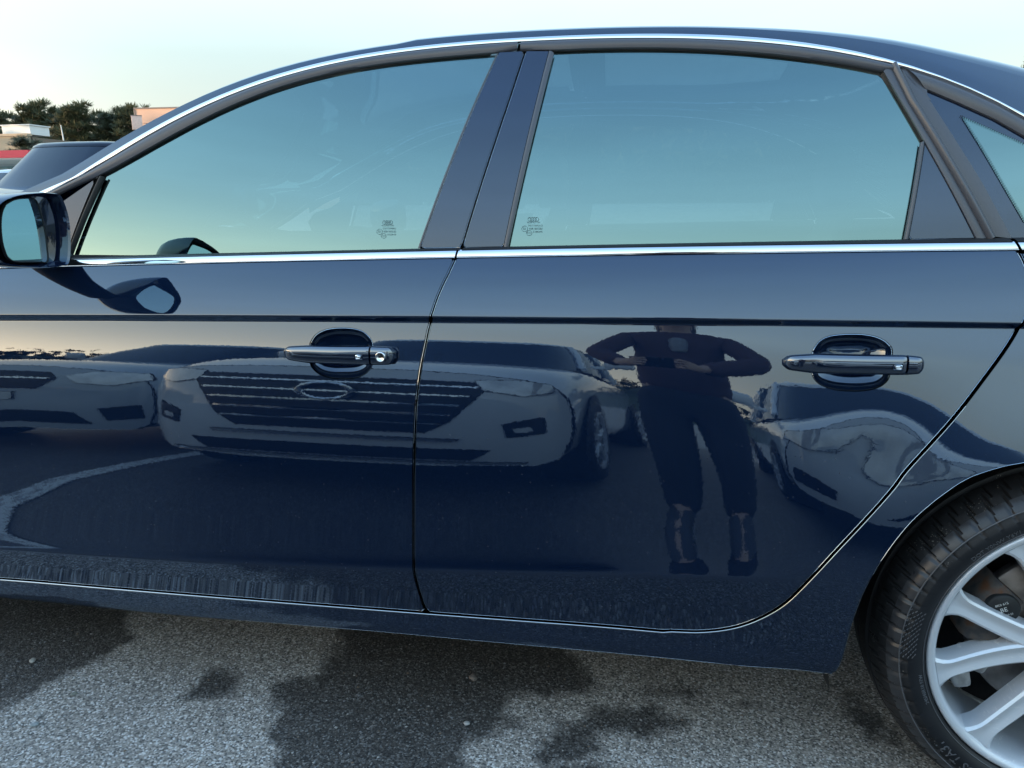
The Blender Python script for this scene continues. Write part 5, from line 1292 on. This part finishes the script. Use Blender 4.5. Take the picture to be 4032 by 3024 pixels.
# ------------------------------------------------------------------ the photographer, seen mirrored in the rear door
M['skin'] = plain('skin', (.50, .33, .25), .55, 0, var=.06, scale=30)
M['maroon'] = plain('maroon_jacket', (.085, .050, .056), .85, 0, var=.2, scale=40)
M['scarf'] = plain('grey_shirt', (.28, .30, .33), .85, 0, var=.15, scale=40)
M['denim'] = plain('dark_trousers', (.030, .034, .044), .9, 0, var=.2, scale=50)
M['hair'] = plain('black_hair', (.010, .009, .009), .45, 0, var=.3, scale=60)
M['shoe'] = plain('grey_sneaker', (.055, .058, .065), .7, 0, var=.2, scale=60)
M['sole'] = plain('pale_sole', (.34, .34, .33), .7, 0)
def skin_mesh(name, nodes, edges, mat, parent, sub=2, root=0):
    me = bpy.data.meshes.new(name); me.from_pydata([n[:3] for n in nodes], edges, []); me.update()
    o = bpy.data.objects.new(name, me); COL.objects.link(o)
    sk = o.modifiers.new('skin', 'SKIN'); sk.use_smooth_shade = True
    for i, n in enumerate(nodes):
        d = me.skin_vertices[0].data[i]; r_ = n[3]; d.radius = r_ if isinstance(r_, tuple) else (r_, r_); d.use_root = (i == root)
    s_ = o.modifiers.new('sub', 'SUBSURF'); s_.levels = sub; s_.render_levels = sub
    dg = bpy.context.evaluated_depsgraph_get(); dg.update()
    m2 = bpy.data.meshes.new_from_object(o.evaluated_get(dg)); bpy.data.objects.remove(o)
    m2.name = name; m2.materials.clear(); m2.materials.append(mat); m2.polygons.foreach_set('use_smooth', [True]*len(m2.polygons))
    return link(bpy.data.objects.new(name, m2), parent)
PX, PY = .07, -1.66
per = empty('person', (PX, PY, 0), 0, 'person in maroon jacket and dark trousers holding up a phone, mirrored in the rear door', 'person')
sh, hipz = 1.36, .90
el = [(-.30, .16, 1.10), (.27, .16, 1.10)]
hd = [(-PX-.085, -1.262-PY, 1.005), (-PX+.085, -1.262-PY, 1.005)]
N_ = [(0, 0, hipz, (.15, .11)), (0, -.01, 1.05, (.13, .10)), (0, -.01, 1.22, (.15, .11)), (0, 0, 1.36, (.12, .085)), (0, .012, 1.44, .055), (0, .03, 1.51, .065), (0, .045, 1.585, (.075, .092)), (0, .04, 1.655, (.062, .080))]
E_ = [(i, i+1) for i in range(7)]
for k, sg in enumerate((-1, 1)):
    b = len(N_); N_ += [(sg*.175, -.005, 1.365, .058), (el[k][0], el[k][1], el[k][2], .041), (hd[k][0]+sg*.035, hd[k][1]-.07, hd[k][2]-.015, .027), (hd[k][0]+sg*.012, hd[k][1]-.012, hd[k][2]-.012, (.020, .036))]
    E_ += [(3, b), (b, b+1), (b+1, b+2), (b+2, b+3)]
    for f_, (dz, ln) in enumerate(((.020, .030), (.004, .034), (-.012, .032), (-.028, .026))):   # fingers wrapped behind the phone, thumb in front
        c = len(N_); p = hd[k]
        N_ += [(p[0]-sg*.004, p[1]+.010, p[2]+dz, .0085), (p[0]-sg*.020, p[1]+.018, p[2]+dz, .0080), (p[0]-sg*(.020+ln*.6), p[1]+.012, p[2]+dz, .0072)]
        E_ += [(b+3, c), (c, c+1), (c+1, c+2)]
    c = len(N_); p = hd[k]
    N_ += [(p[0]+sg*.004, p[1]-.022, p[2]-.028, .0098), (p[0]-sg*.022, p[1]-.024, p[2]-.008, .0085)]; E_ += [(b+3, c), (c, c+1)]
    b = len(N_); N_ += [(sg*.085, 0, hipz-.05, .085), (sg*.088, .02, .48, .055), (sg*.091, -.010, .09, .040), (sg*.100, .10, .045, (.040, .028)), (sg*.106, .17, .035, (.034, .018))]
    E_ += [(0, b), (b, b+1), (b+1, b+2), (b+2, b+3), (b+3, b+4)]
body = skin_mesh('body', N_, E_, M['skin'], per)
J = [(0, 0, .80, (.185, .145)), (0, -.01, 1.0, (.175, .140)), (0, -.01, 1.20, (.185, .145)), (0, -.005, 1.35, (.14, .11)), (0, .005, 1.425, (.085, .08))]; JE = [(0, 1), (1, 2), (2, 3), (3, 4)]
for k, sg in enumerate((-1, 1)):
    b = len(J); J += [(sg*.185, -.005, 1.365, .080), (el[k][0], el[k][1], el[k][2], .062), (hd[k][0]+sg*.045, hd[k][1]-.085, hd[k][2]-.015, .045)]; JE += [(3, b), (b, b+1), (b+1, b+2)]
skin_mesh('jacket', J, JE, M['maroon'], per)
skin_mesh('shirt_front', [(0, .085, 1.36, (.035, .04)), (0, .115, 1.26, (.04, .035)), (0, .120, 1.16, (.03, .03))], [(0, 1), (1, 2)], M['scarf'], per)
T = [(0, 0, .93, (.165, .125)), (0, 0, .84, (.165, .125))]; TE = [(0, 1)]
for sg in (-1, 1):
    b = len(T); T += [(sg*.088, 0, .76, .100), (sg*.088, .02, .48, .078), (sg*.090, -.010, .16, .064), (sg*.092, -.005, .045, .064)]; TE += [(1, b), (b, b+1), (b+1, b+2), (b+2, b+3)]
skin_mesh('trousers', T, TE, M['denim'], per)
for sg in (-1, 1):
    s_ = skin_mesh('shoe', [(sg*.092, -.045, .055, (.042, .045)), (sg*.095, .03, .062, (.044, .050)), (sg*.101, .12, .045, (.047, .034)), (sg*.107, .19, .036, (.040, .024))], [(0, 1), (1, 2), (2, 3)], M['shoe'], per)
    skin_mesh('shoe_sole', [(sg*.092, -.055, .016, (.045, .014)), (sg*.101, .12, .016, (.051, .014)), (sg*.107, .20, .016, (.042, .014))], [(0, 1), (1, 2)], M['sole'], s_)
hr = skin_mesh('hair', [(0, -.02, 1.42, (.085, .05)), (0, -.025, 1.52, (.092, .062)), (0, .005, 1.62, (.090, .090)), (0, .035, 1.675, (.072, .078))], [(0, 1), (1, 2), (2, 3)], M['hair'], per)
# face
for sg in (-1, 1):
    bm = bmesh.new(); bmesh.ops.create_uvsphere(bm, u_segments=12, v_segments=8, radius=.011); e = frombm('eye', bm, plain('eye_white', (.75, .75, .74), .3, 0), body, True); e.location = (sg*.030, .118, 1.572)
    bm = bmesh.new(); bmesh.ops.create_uvsphere(bm, u_segments=10, v_segments=6, radius=.006); e = frombm('iris', bm, M['hair'], body, True); e.location = (sg*.030, .1255, 1.572)
    bm = bmesh.new(); bmesh.ops.create_uvsphere(bm, u_segments=10, v_segments=8, radius=.026); 
    for v in bm.verts: v.co.x *= .4; v.co.y *= .65
    e = frombm('ear', bm, M['skin'], body, True); e.location = (sg*.078, .035, 1.562)
skin_mesh('nose', [(0, .122, 1.575, .008), (0, .138, 1.545, .013), (0, .130, 1.535, .012)], [(0, 1), (1, 2)], M['skin'], body)
skin_mesh('mouth', [(-.022, .118, 1.505, .005), (0, .127, 1.504, .007), (.022, .118, 1.505, .005)], [(0, 1), (1, 2)], plain('lips', (.38, .17, .15), .5, 0), body)
# the phone in the hands; its lens is where the picture was taken from
ph = empty('phone', (0, -1.262, 1.004), 0, 'dark phone held level in both hands of the mirrored person', 'phone')
ph.rotation_euler = (-pitch, 0, yaw)
bm = bmesh.new(); box(bm, (-.030, -.004, 0), (.148, .0078, .072), None, .0035, 3); box(bm, (.0, .0010, .018), (.036, .003, .034), None, .0014, 2)
autosmooth(frombm('phone_case', bm, plain('phone_black', (.012, .012, .014), .25, 0), ph), 50)
lathe('lens_ring', [(0, .0028), (.006, .0030), (.0075, .0036), (.008, .001)], M['dark'], ph, 24, (.008, 0, .026))
